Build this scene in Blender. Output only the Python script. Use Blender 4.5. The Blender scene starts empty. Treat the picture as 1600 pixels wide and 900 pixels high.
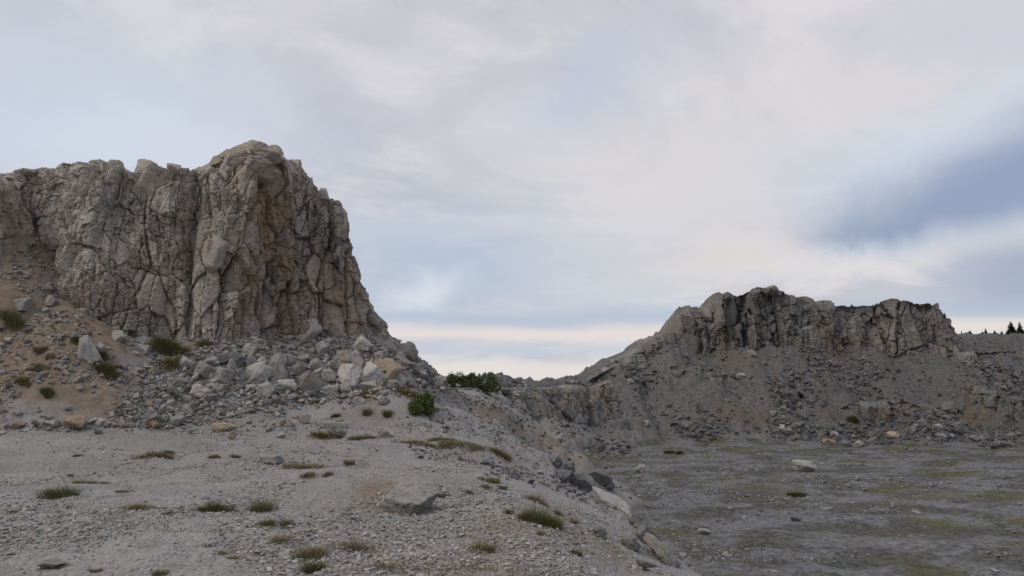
import bpy, bmesh, math, random
import numpy as np
from mathutils import Matrix, Vector, Euler

random.seed(7)
RNG = np.random.default_rng(7)
sc = bpy.context.scene
COL = sc.collection

# ------------------------------------------------------------------ camera
F_PX, EYE = 1200.0, 1.7                     # focal length in photo pixels (1600 wide), eye height over the ledge
PITCH = math.atan(150 / F_PX)
cam_d = bpy.data.cameras.new("camera")
cam_d.sensor_width = 36.0
cam_d.lens = 36.0 * F_PX / 1600.0
cam_d.clip_start, cam_d.clip_end = 0.05, 12000
cam = bpy.data.objects.new("camera", cam_d)
cam.location = (0, 0, EYE)
cam.rotation_euler = (math.pi / 2 + PITCH, 0, 0)
COL.objects.link(cam)
sc.camera = cam

# ------------------------------------------------------------------ light
SUN_EL, SUN_AZ = math.radians(48), math.radians(-125)      # azimuth measured from +Y (view) towards +X
sun_d = bpy.data.lights.new("sun", 'SUN')
sun_d.energy = 1.0
sun_d.angle = math.radians(16)
sun_d.color = (1.0, 0.93, 0.84)
sun = bpy.data.objects.new("sun", sun_d)
sdir = Vector((math.sin(SUN_AZ) * math.cos(SUN_EL), math.cos(SUN_AZ) * math.cos(SUN_EL), math.sin(SUN_EL)))
sun.rotation_euler = (-sdir).to_track_quat('-Z', 'Y').to_euler()
sun.location = (0, 0, 60)
COL.objects.link(sun)

vs = sc.view_settings
vs.view_transform, vs.look, vs.gamma, vs.exposure = 'Standard', 'None', 1.0, 0.0
vs.use_curve_mapping = False
sc.cycles.max_bounces = 5
sc.cycles.diffuse_bounces = 3


# ------------------------------------------------------------------ node helpers
class G:
    """small wrapper so that node maths reads like maths"""
    def __init__(self, tree):
        self.t = tree

    def new(self, typ, **kw):
        n = self.t.nodes.new(typ)
        for k, v in kw.items():
            setattr(n, k, v)
        return n

    def put(self, sock, val):
        if hasattr(val, 'is_output') or isinstance(val, bpy.types.NodeSocket):
            self.t.links.new(val, sock)
        else:
            if sock.type == 'RGBA' and len(val) == 3:
                val = (*val, 1.0)
            sock.default_value = val

    def m(self, op, a, b=0.0, c=0.0, clamp=False):
        n = self.new('ShaderNodeMath', operation=op, use_clamp=clamp)
        for i, v in enumerate((a, b, c)):
            self.put(n.inputs[i], v)
        return n.outputs[0]

    def mix(self, f, a, b, mode='MIX'):
        n = self.new('ShaderNodeMix', data_type='RGBA', blend_type=mode)
        n.clamp_factor = True
        self.put(n.inputs[0], f); self.put(n.inputs[6], a); self.put(n.inputs[7], b)
        return n.outputs[2]

    def ss(self, x, a, b):
        n = self.new('ShaderNodeMapRange', interpolation_type='SMOOTHSTEP')
        self.put(n.inputs[0], x); self.put(n.inputs[1], a); self.put(n.inputs[2], b)
        return n.outputs[0]

    def noise(self, vec, scale, detail=4.0, rough=0.55, dist=0.0):
        n = self.new('ShaderNodeTexNoise')
        if vec is not None:
            self.put(n.inputs['Vector'], vec)
        n.inputs['Scale'].default_value = scale
        n.inputs['Detail'].default_value = detail
        n.inputs['Roughness'].default_value = rough
        n.inputs['Distortion'].default_value = dist
        return n.outputs[0]

    def voro(self, vec, scale, feature='F1', out='Distance', rand=1.0):
        n = self.new('ShaderNodeTexVoronoi', feature=feature)
        self.put(n.inputs['Vector'], vec)
        n.inputs['Scale'].default_value = scale
        n.inputs['Randomness'].default_value = rand
        return n.outputs[out]

    def vmul(self, vec, s):
        n = self.new('ShaderNodeVectorMath', operation='MULTIPLY')
        self.put(n.inputs[0], vec); n.inputs[1].default_value = s
        return n.outputs[0]

    def attr(self, name):
        n = self.new('ShaderNodeAttribute', attribute_name=name)
        return n.outputs['Fac']

    def xyz(self, x, y, z):
        n = self.new('ShaderNodeCombineXYZ')
        self.put(n.inputs[0], x); self.put(n.inputs[1], y); self.put(n.inputs[2], z)
        return n.outputs[0]


def srgb(r, g, b):
    f = lambda c: (c / 12.92 if c <= .04045 else ((c + .055) / 1.055) ** 2.4)
    return tuple(f(c / 255.0) for c in (r, g, b))


# ------------------------------------------------------------------ sky
world = bpy.data.worlds.new("World")
sc.world = world
world.use_nodes = True
wt = world.node_tree
wt.nodes.clear()
g = G(wt)
SKY_STRENGTH = 0.1
sky = g.new('ShaderNodeTexSky', sky_type='NISHITA')
sky.sun_disc = False
sky.sun_elevation = SUN_EL
sky.sun_rotation = SUN_AZ
tc = g.new('ShaderNodeTexCoord').outputs['Generated']
sep = g.new('ShaderNodeSeparateXYZ'); wt.links.new(tc, sep.inputs[0])
dx, dy, dz = sep.outputs
az = g.m('ARCTAN2', dx, dy)
el = g.m('ARCSINE', dz)
# a flat cloud deck overhead, seen in perspective
den = g.m('ADD', g.m('MAXIMUM', dz, 0.0), 0.16)
deck = g.xyz(g.m('DIVIDE', dx, den), g.m('DIVIDE', dy, den), 0.0)
n_big = g.noise(deck, 0.55, 5, 0.5, 0.4)
n_mid = g.noise(deck, 1.5, 6, 0.55, 0.6)
n_soft = g.noise(tc, 3.2, 5, 0.5, 0.3)
n_fine = g.noise(tc, 7.0, 8, 0.62, 0.5)
cream = srgb(222, 218, 219)
lav = srgb(206, 208, 218)
blue = srgb(186, 201, 221)
deep = srgb(148, 162, 189)
c = g.mix(g.ss(n_big, 0.36, 0.62), lav, cream)
c = g.mix(g.m('MULTIPLY', g.ss(g.noise(deck, 0.9, 6, 0.6, 0.8), 0.44, 0.60), 0.85), c, srgb(196, 196, 205))
c = g.mix(g.m('MULTIPLY', g.ss(g.noise(deck, 2.4, 7, 0.6, 0.5), 0.48, 0.66), 0.6), c, srgb(230, 226, 228))
c = g.mix(g.m('MULTIPLY', g.ss(n_mid, 0.50, 0.75), 0.45), c, blue)
wob = g.m('MULTIPLY', g.m('SUBTRACT', n_soft, 0.5), 0.15)
wob2 = g.m('MULTIPLY', g.m('SUBTRACT', n_fine, 0.5), 0.12)
azw = g.m('ADD', az, wob)
elw = g.m('ADD', g.m('ADD', el, g.m('MULTIPLY', wob, 0.45)), wob2)


def blob(a0, b0, ra, rb, tilt=0.0):
    a = g.m('SUBTRACT', azw, a0); b = g.m('SUBTRACT', elw, b0)
    b = g.m('SUBTRACT', b, g.m('MULTIPLY', a, tilt))
    d = g.m('ADD', g.m('POWER', g.m('ABSOLUTE', g.m('DIVIDE', a, ra)), 2.0), g.m('POWER', g.m('ABSOLUTE', g.m('DIVIDE', b, rb)), 2.0))
    return g.m('POWER', 2.718, g.m('MULTIPLY', d, -1.0))


c = g.mix(g.m('MULTIPLY', blob(-0.06, 0.15, 0.22, 0.07), 0.85), c, srgb(170, 190, 214))     # grey-blue gap over the saddle
c = g.mix(g.m('MULTIPLY', blob(-0.55, 0.29, 0.22, 0.09), 0.75), c, srgb(196, 211, 229))
c = g.mix(g.m('MULTIPLY', blob(0.10, 0.37, 0.10, 0.06, 0.5), 0.6), c, srgb(190, 201, 222))
c = g.mix(g.m('MULTIPLY', blob(0.22, 0.25, 0.22, 0.09, 0.35), 0.75), c, srgb(222, 219, 221))
c = g.mix(g.m('MULTIPLY', blob(0.30, 0.16, 0.16, 0.035, 0.15), 0.8), c, srgb(226, 220, 216))
c = g.mix(g.m('MULTIPLY', blob(-0.46, 0.285, 0.13, 0.045), 0.7), c, srgb(219, 224, 236))
c = g.mix(g.m('MULTIPLY', blob(-0.13, 0.115, 0.05, 0.018, 0.3), 0.8), c, srgb(222, 228, 236))
# dark slate cloud bank on the right with a bright rim
azs = g.m('ADD', az, g.m('MULTIPLY', wob, 0.35))
els = g.m('ADD', g.m('ADD', el, g.m('MULTIPLY', wob, 0.30)), g.m('MULTIPLY', wob2, 0.7))
upl = g.m('SUBTRACT', g.m('MULTIPLY_ADD', g.m('SUBTRACT', azs, 0.36), 0.36, 0.222), els)
lowl = g.m('SUBTRACT', els, g.m('MULTIPLY_ADD', g.m('SUBTRACT', azs, 0.36), 0.02, 0.162))
inr = g.ss(azs, 0.31, 0.43)
rim = g.m('MULTIPLY', g.m('MULTIPLY', g.ss(upl, -0.055, -0.005), g.ss(azs, 0.34, 0.46)), g.ss(lowl, -0.02, 0.02))
c = g.mix(g.m('MULTIPLY', rim, 0.55), c, srgb(206, 218, 232))
bank = g.m('MULTIPLY', g.m('MULTIPLY', g.ss(upl, -0.015, 0.075), g.ss(lowl, -0.008, 0.03)), inr)
c = g.mix(g.m('MULTIPLY', bank, 0.96), c, deep)
under = g.m('MULTIPLY', blob(0.45, 0.15, 0.14, 0.013), 0.75)
c = g.mix(under, c, srgb(226, 222, 222))
low2 = g.m('MULTIPLY', g.ss(azs, 0.47, 0.60), g.m('MULTIPLY', g.ss(els, 0.05, 0.10), g.m('SUBTRACT', 1.0, g.ss(els, 0.13, 0.17))))
c = g.mix(g.m('MULTIPLY', low2, 0.9), c, srgb(164, 174, 198))
# long level bands close to the horizon
elb = g.m('ADD', el, g.m('MULTIPLY', g.m('SUBTRACT', g.noise(g.xyz(g.m('MULTIPLY', az, 2.2), g.m('MULTIPLY', el, 14.0), 0.0), 1.4, 4, 0.5), 0.5), 0.035))
band = lambda b0, w: g.m('POWER', 2.718, g.m('MULTIPLY', g.m('POWER', g.m('ABSOLUTE', g.m('DIVIDE', g.m('SUBTRACT', elb, b0), w)), 2.0), -1.0))
c = g.mix(g.m('MULTIPLY', band(0.083, 0.012), 0.8), c, srgb(180, 193, 213))
c = g.mix(g.m('MULTIPLY', band(0.064, 0.011), 0.9), c, srgb(233, 223, 219))
c = g.mix(g.m('MULTIPLY', band(0.044, 0.009), 0.7), c, srgb(198, 206, 220))
c = g.mix(g.m('SUBTRACT', 1.0, g.ss(elb, 0.018, 0.036)), c, srgb(231, 224, 220))
lift = g.new('ShaderNodeVectorMath', operation='SCALE')
wt.links.new(c, lift.inputs[0]); lift.inputs['Scale'].default_value = 1.0 / SKY_STRENGTH
final = g.mix(0.95, sky.outputs[0], lift.outputs[0])
bg = g.new('ShaderNodeBackground')
bg.inputs[1].default_value = SKY_STRENGTH
wt.links.new(final, bg.inputs[0])
wo = g.new('ShaderNodeOutputWorld')
wt.links.new(bg.outputs[0], wo.inputs[0])


# ------------------------------------------------------------------ numpy noise
def hsh(*ints, seed=0):
    h = np.full(np.broadcast(*ints).shape, (seed * 2654435761 + 97531) & 0xFFFFFFFF, dtype=np.uint64)
    for a in ints:
        h = (h ^ (a.astype(np.int64).astype(np.uint64) & np.uint64(0xFFFFFFFF))) * np.uint64(0x9E3779B1) & np.uint64(0xFFFFFFFF)
        h ^= h >> np.uint64(15)
        h = h * np.uint64(0x85EBCA6B) & np.uint64(0xFFFFFFFF)
        h ^= h >> np.uint64(13)
    return h.astype(np.float64) / 4294967296.0


def vnoise(seed, *p):
    fl = [np.floor(a) for a in p]
    fr = [a - f for a, f in zip(p, fl)]
    w = [f * f * f * (f * (f * 6 - 15) + 10) for f in fr]
    out = 0.0
    for k in range(2 ** len(p)):
        bits = [(k >> i) & 1 for i in range(len(p))]
        ww = 1.0
        for b, wi in zip(bits, w):
            ww = ww * (wi if b else 1 - wi)
        out = out + ww * hsh(*[f + b for f, b in zip(fl, bits)], seed=seed)
    return out * 2 - 1


def fbm(seed, octs, *p, gain=0.5):
    out, amp = 0.0, 1.0
    for o in range(octs):
        out = out + amp * vnoise(seed + o, *[a * 2.03 ** o + 17.3 * o for a in p])
        amp *= gain
    return out


def vor(seed, u, v):
    """2D Voronoi: cell hash, distance to the nearest border, offset from the cell's seed"""
    iu, iv = np.floor(u), np.floor(v)
    d1 = np.full(u.shape, 9e9); d2 = d1.copy()
    p1u = np.zeros_like(u); p1v = p1u.copy(); p2u = p1u.copy(); p2v = p1u.copy(); ida = p1u.copy(); idb = p1u.copy()
    for a in (-1, 0, 1):
        for b in (-1, 0, 1):
            cu, cv = iu + a, iv + b
            su = cu + 0.08 + 0.84 * hsh(cu, cv, seed=seed)
            sv = cv + 0.08 + 0.84 * hsh(cu, cv, seed=seed + 1)
            d = (u - su) ** 2 + (v - sv) ** 2
            near = d < d1
            sec = (~near) & (d < d2)
            d2 = np.where(near, d1, np.where(sec, d, d2))
            p2u = np.where(near, p1u, np.where(sec, su, p2u)); p2v = np.where(near, p1v, np.where(sec, sv, p2v))
            d1 = np.where(near, d, d1)
            p1u = np.where(near, su, p1u); p1v = np.where(near, sv, p1v)
            ida = np.where(near, cu, ida); idb = np.where(near, cv, idb)
    L = np.sqrt((p2u - p1u) ** 2 + (p2v - p1v) ** 2) + 1e-6
    edge = np.abs(((u - (p1u + p2u) / 2) * (p2u - p1u) + (v - (p1v + p2v) / 2) * (p2v - p1v)) / L)
    cid = np.floor(hsh(ida, idb, seed=seed + 2) * 2 ** 30)
    return cid, edge, u - p1u, v - p1v


def smax(a, b, k):
    h = np.clip(0.5 + 0.5 * (a - b) / k, 0, 1)
    return b + (a - b) * h + k * h * (1 - h)


def smin(a, b, k):
    return -smax(-a, -b, k)


def sstep(x, a, b):
    t = np.clip((x - a) / (b - a), 0, 1)
    return t * t * (3 - 2 * t)


# ------------------------------------------------------------------ places
def ray(px, py):
    cx, cy = (px - 800) / F_PX, (450 - py) / F_PX
    return np.array([cx, math.cos(PITCH) - cy * math.sin(PITCH), math.sin(PITCH) + cy * math.cos(PITCH)])


def P(px, py, depth):
    r = ray(px, py)
    t = depth / r[1]
    return np.array([r[0] * t, depth, EYE + r[2] * t])


# foot of the quarry walls (outline of the quarry floor)
FOOT = np.array([(11.2, -60), (11.1, 0), (11.0, 7), (10.8, 11), (10.4, 15), (9.5, 19), (8.3, 24), (7.5, 33), (7.8, 45), (9.0, 60), (7.2, 78), (7.2, 94),
                 (12, 104), (20, 108), (30, 112), (38, 110), (47, 113), (58, 107), (70, 112), (82, 109), (95, 113), (110, 112), (140, 118),
                 (220, 125), (220, -60)], float)


def foot_dist(x, y):
    d = np.full(x.shape, 1e9)
    inside = np.zeros(x.shape, bool)
    n = len(FOOT)
    for i in range(n):
        a, b = FOOT[i], FOOT[(i + 1) % n]
        ex, ey = b - a
        t = np.clip(((x - a[0]) * ex + (y - a[1]) * ey) / (ex * ex + ey * ey), 0, 1)
        d = np.minimum(d, np.hypot(x - a[0] - t * ex, y - a[1] - t * ey))
        cond = (a[1] > y) != (b[1] > y)
        with np.errstate(divide='ignore', invalid='ignore'):
            xi = a[0] + (y - a[1]) * ex / np.where(ey == 0, 1e-9, ey)
        inside ^= cond & (x < xi)
    return np.where(inside, -d, d)


# cliffs: photo column, depth, photo row of the foot, photo row of the top
CLIFF_NEAR = [(-150, 28.5, 485, 345), (-60, 29.5, 480, 328), (-5, 31.0, 470, 296), (22, 32.8, 430, 280), (50, 33.8, 400, 264), (76, 32.8, 445, 258), (92, 31.2, 468, 256),
              (125, 30.9, 488, 252), (165, 31.2, 508, 256), (205, 31.6, 520, 262), (250, 32.0, 526, 262), (285, 32.6, 528, 262), (292, 33.0, 528, 264), (300, 32.6, 528, 264), (335, 32.8, 530, 268),
              (352, 33.0, 530, 262), (372, 33.2, 530, 244), (392, 33.8, 528, 236), (408, 35.0, 524, 234), (430, 35.5, 522, 242), (452, 35.9, 520, 262),
              (470, 36.1, 520, 262), (490, 36.3, 520, 284), (520, 36.9, 520, 304), (547, 37.6, 523, 318), (556, 37.9, 524, 345),
              (566, 38.2, 524, 380), (580, 38.6, 525, 420), (592, 39.2, 525, 462), (606, 40.4, 525, 492), (608, 43, 535, 500), (600, 47, 545, 505), (585, 54, 550, 510)]
CLIFF_FAR = [(936, 121, 610, 593), (956, 122.5, 600, 581), (970, 123.5, 592, 572), (990, 125, 582, 560), (1004, 126, 575, 548), (1026, 127.5, 562, 530), (1046, 128.5, 552, 524), (1066, 129.2, 545, 520), (1074, 129.5, 545, 494), (1080, 129, 545, 480), (1092, 129.3, 548, 480), (1099, 130.5, 545, 490), (1112, 130.5, 545, 480),
             (1124, 130, 542, 462), (1150, 130, 538, 456), (1162, 131.5, 535, 458), (1175, 131.5, 536, 452), (1190, 130.5, 542, 447),
             (1205, 130, 545, 447), (1240, 130.5, 545, 460), (1285, 132.5, 542, 473), (1330, 134, 545, 476), (1370, 133.5, 548, 476),
             (1402, 132.5, 555, 468), (1440, 131, 558, 471), (1472, 130.2, 560, 470), (1490, 130, 562, 473), (1499, 131, 562, 482), (1503, 133.5, 560, 496),
             (1508, 137, 556, 518), (1516, 144, 548, 530), (1524, 153, 543, 535)]
CLIFF_BAND = [(715, 74, 634, 607), (745, 80, 636, 606), (790, 88, 646, 606), (830, 94, 652, 607), (870, 99, 655, 606), (910, 104, 655, 604), (945, 108, 650, 602), (975, 112, 636, 596)]

near_foot = np.array([P(a, c_, b) for a, b, c_, d_ in CLIFF_NEAR])
# densify the foot line of the near cliff: every point sheds a cone of scree
tt = np.linspace(0, len(near_foot) - 1, 110)
NEARF = np.stack([np.interp(tt, np.arange(len(near_foot)), near_foot[:, k]) for k in range(3)], 1)
def dense(ctrl, n):
    p = np.array([P(a, c_, b) for a, b, c_, d_ in ctrl])
    t = np.linspace(0, len(p) - 1, n)
    return np.stack([np.interp(t, np.arange(len(p)), p[:, k]) for k in range(3)], 1)


FARF = np.concatenate([dense(CLIFF_BAND, 40), dense(CLIFF_FAR, 60)])
CHUTE = [P(28, 345, 33.2), P(42, 335, 33.6), P(20, 390, 32.4)]
MOUNDS = [(*P(600, 640, 31)[:2], 3.2, 1.2, 1.25), (*P(690, 640, 34)[:2], 2.2, 2.5, 0.4), (*P(500, 700, 20)[:2], 2.6, 1.5, 0.16),
          (*P(560, 760, 13)[:2], 1.7, 1.3, 0.30), (*P(420, 745, 15)[:2], 2.4, .9, 0.14), (*P(120, 830, 9)[:2], 1.8, .9, 0.10), (*P(700, 830, 9)[:2], .7, 1.3, -0.10), (*P(640, 715, 18)[:2], 1.3, 2.4, -0.18), (*P(150, 690, 22)[:2], 5, 1.2, 0.12)]


def ground_parts(x, y):
    s = foot_dist(x, y) + 1.3 * fbm(19, 3, x / 5, y / 5) * sstep(y, 3, 25)
    flo = -6.5 + 0.20 * fbm(11, 4, x / 9, y / 7) + 0.17 * np.abs(fbm(15, 4, x / 2.6, y / 2.2))
    k = np.interp(y, [0, 40, 75, 100, 110], [0.90, 0.88, 0.72, 0.64, 0.62])
    sp = np.maximum(s, 0)
    rise = k * (np.sqrt(sp * sp + 2.0) - 1.414) + 0.5 * fbm(21, 3, x / 6, y / 6) * sstep(sp, 0.5, 4)
    # land behind the rim
    rim = np.interp(y, [0, 8, 26, 34, 45, 60, 85, 100], [0.0, 0.0, 0.0, 0.35, 0.9, 1.25, 1.65, 1.9]) + 0.07 * fbm(31, 4, x / 2.6, y / 2.6)
    for mx, my, rx, ry, a in MOUNDS:
        rim = rim + a * np.exp(-((x - mx) / rx) ** 2 - ((y - my) / ry) ** 2)
    hill = np.interp(x, [-30, 10, 14.0, 20, 24.4, 28.4, 36, 60, 95, 130], [1.6, 1.9, 2.6, 6.2, 8.0, 9.6, 10.0, 9.6, 10.6, 10.2])
    hill = hill + 0.5 * fbm(33, 3, x / 5, y / 5)
    hw = sstep(y, 96, 112)
    rim = rim * (1 - hw) + hill * hw
    rim = rim - np.maximum(y - 190, 0) * 0.07
    # scree shed by the near cliff
    tal = np.full(x.shape, -99.0)
    sel = (y > 15) & (y < 75) & (x < 8)
    if sel.any():
        xs, ys = x[sel], y[sel]
        best = np.full(xs.shape, -99.0)
        for fx, fy, fz in NEARF:
            best = np.maximum(best, fz + 0.15 - 0.70 * np.sqrt((xs - fx) ** 2 + (ys - fy) ** 2 + 0.15))
        for fx, fy, fz in CHUTE:
            best = np.maximum(best, fz - 0.95 * np.sqrt((xs - fx) ** 2 * 1.6 + (ys - fy) ** 2 + 0.05))
        tal[sel] = best
    tal = tal + np.where(tal > -5, 0.14 * fbm(41, 4, x / 1.6, y / 1.6), 0)
    return s, flo, rise, rim, tal


def ground_z(x, y, full=False):
    x = np.asarray(x, float); y = np.asarray(y, float)
    s, flo, rise, rim, tal = ground_parts(x, y)
    land = smax(rim, tal, 0.5)
    slope = flo + rise
    ke = np.interp(y, [0, 20, 32, 60], [3.2, 2.6, 1.4, 1.2])
    z = smin(slope, land, ke)
    z = np.where(s < 0, np.minimum(flo, z), z)
    # broken rock on the quarry walls and the hill
    wall = sstep(s, 0.3, 3) * sstep(land - slope, -2.5, 0.0)
    sel = (y > 66) & (y < 175) & (x > -12) & (s > -12)
    if sel.any():
        xs, ys = x[sel], y[sel]
        best = np.full(xs.shape, -99.0)
        wv = 1.2 * fbm(47, 3, xs / 5, ys / 5)
        for fx, fy, fz in FARF:
            best = np.maximum(best, fz + 0.3 - 0.66 * np.sqrt((xs - fx) ** 2 + (ys - fy) ** 2 + 0.3))
        zz = smax(z[sel], best + wv * 0.6, 0.8)
        wall[sel] = np.maximum(wall[sel], sstep(zz - z[sel], 0.1, 1.0) * sstep(zz, -6.4, -5.2))
        z[sel] = zz
    wall = np.maximum(wall, 0.8 * sstep(y, 92, 104) * sstep(x, 6, 12) * sstep(s, 0.3, 3) * sstep(y, 185, 165))
    ext = sstep(y, 60, 100)
    sc1 = 1.0 + 1.6 * ext
    wx, wy = x + 0.4 * fbm(51, 2, x, y), y + 0.4 * fbm(53, 2, x, y)
    c1, e1, ax, ay = vor(61, wx / sc1, wy / (sc1 * 0.8))
    r1 = hsh(c1, seed=3)
    patch = sstep(fbm(55, 3, x / 7, y / 5), -0.15, 0.35)
    blk = (r1 - 0.4) * 0.55 * sc1 + (hsh(c1, seed=4) - .5) * ax * sc1 + 0.12 * np.exp(-(e1 / .07) ** 2) * -sc1
    sc2 = sc1 * 0.42
    c2, e2, a2, b2 = vor(65, wx / sc2 + 3, wy / sc2)
    blk2 = (hsh(c2, seed=5) - 0.45) * 0.6 * sc2 + (hsh(c2, seed=6) - .5) * 0.8 * a2 * sc2 - 0.15 * sc2 * np.exp(-(e2 / .1) ** 2)
    amp = np.interp(y, [0, 30, 60, 100], [0.22, 0.3, 0.5, 0.8])
    z = z + wall * amp * ((0.1 + 0.9 * patch) * blk + (0.55 + 0.45 * patch) * blk2)
    z = z + wall * ext * 0.16 * fbm(71, 3, x / .9, y / .9)
    z = z + wall * ext * 0.8 * fbm(69, 3, x / 4.5 + 0.2 * np.sin(y / 6), y / 40)
    z = z + wall * ext * 0.7 * np.maximum(0, fbm(67, 3, x / 9, y / 7)) * (0.5 + patch)
    tmask = sstep(tal - rim, -0.2, 0.6) * (s > 0)
    z = z + tmask * 0.05 * fbm(57, 3, x / .35, y / .35)
    led = (1 - wall) * (1 - tmask) * (s > 0)
    z = z + led * (0.024 * fbm(58, 3, x / .45, y / .45) + 0.10 * np.abs(fbm(59, 3, x / 2.2 + y / 5, y / 2.4)) * np.clip(y / 14, .4, 1.2))
    if full:
        return z, dict(s=s, wall=wall, tmask=tmask, led=led, patch=patch, rim=rim, tal=tal)
    return z


_rayd = np.concatenate([np.arange(4, 45, 0.04), np.arange(45, 190, 0.15)])


def gz_at(x, y):
    """height of the built ground, read back from its grid"""
    x = np.asarray(x, float); y = np.asarray(y, float)
    ia = np.interp(np.arctan2(x, y), ang, np.arange(len(ang))); ir = np.interp(np.hypot(x, y), rad, np.arange(len(rad)))
    a0 = np.clip(ia.astype(int), 0, len(ang) - 2); r0 = np.clip(ir.astype(int), 0, len(rad) - 2)
    fa, fr = ia - a0, ir - r0
    Zg = GRID_Z
    return (Zg[r0, a0] * (1 - fa) + Zg[r0, a0 + 1] * fa) * (1 - fr) + (Zg[r0 + 1, a0] * (1 - fa) + Zg[r0 + 1, a0 + 1] * fa) * fr


def hit(px, py):
    """point of the ground seen at a photo position"""
    r = ray(px, py)
    t = _rayd / r[1]
    x, y, z = r[0] * t, r[1] * t, EYE + r[2] * t
    gz = gz_at(x, y)
    below = np.nonzero(z < gz)[0]
    i = below[0] if len(below) else len(t) - 1
    return np.array([x[i], y[i], gz[i]])


# ------------------------------------------------------------------ mesh helpers
def make_mesh(name, V, Fc, smooth=True, attrs=None):
    V = np.ascontiguousarray(V, dtype=np.float32); Fc = np.ascontiguousarray(Fc, dtype=np.int32)
    me = bpy.data.meshes.new(name)
    n, k = Fc.shape
    me.vertices.add(len(V)); me.vertices.foreach_set('co', V.ravel())
    me.loops.add(n * k); me.loops.foreach_set('vertex_index', Fc.ravel())
    me.polygons.add(n); me.polygons.foreach_set('loop_start', np.arange(0, n * k, k, dtype=np.int32))
    me.polygons.foreach_set('use_smooth', np.full(n, smooth, dtype=bool))
    me.update(calc_edges=True)
    for a, arr in (attrs or {}).items():
        at = me.attributes.new(a, 'FLOAT', 'POINT')
        at.data.foreach_set('value', np.ascontiguousarray(arr, dtype=np.float32))
    return me


def link(name, data, mat=None, parent=None, label=None, cat=None, group=None, kind=None):
    o = bpy.data.objects.new(name, data)
    COL.objects.link(o)
    if mat is not None and data is not None and not data.materials:
        data.materials.append(mat)
    if parent is not None:
        o.parent = parent
    for k_, v_ in (('label', label), ('category', cat), ('group', group), ('kind', kind)):
        if v_:
            o[k_] = v_
    return o


def submesh(V, Fc, keep, attrs):
    f = Fc[keep]
    used, inv = np.unique(f, return_inverse=True)
    return V[used], inv.reshape(f.shape), {a: v[used] for a, v in attrs.items()}


# ------------------------------------------------------------------ materials
def bsdf(name, rough=0.95):
    m = bpy.data.materials.new(name)
    m.use_nodes = True
    t = m.node_tree
    t.nodes.clear()
    gg = G(t)
    b = gg.new('ShaderNodeBsdfPrincipled')
    b.inputs['Roughness'].default_value = rough
    b.inputs['Specular IOR Level'].default_value = 0.15
    o = gg.new('ShaderNodeOutputMaterial')
    t.links.new(b.outputs[0], o.inputs[0])
    return m, gg, b


def bump(gg, b, h, strength, dist):
    n = gg.new('ShaderNodeBump')
    n.inputs['Strength'].default_value = strength
    n.inputs['Distance'].default_value = dist
    gg.put(n.inputs['Height'], h)
    gg.t.links.new(n.outputs[0], b.inputs['Normal'])


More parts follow.
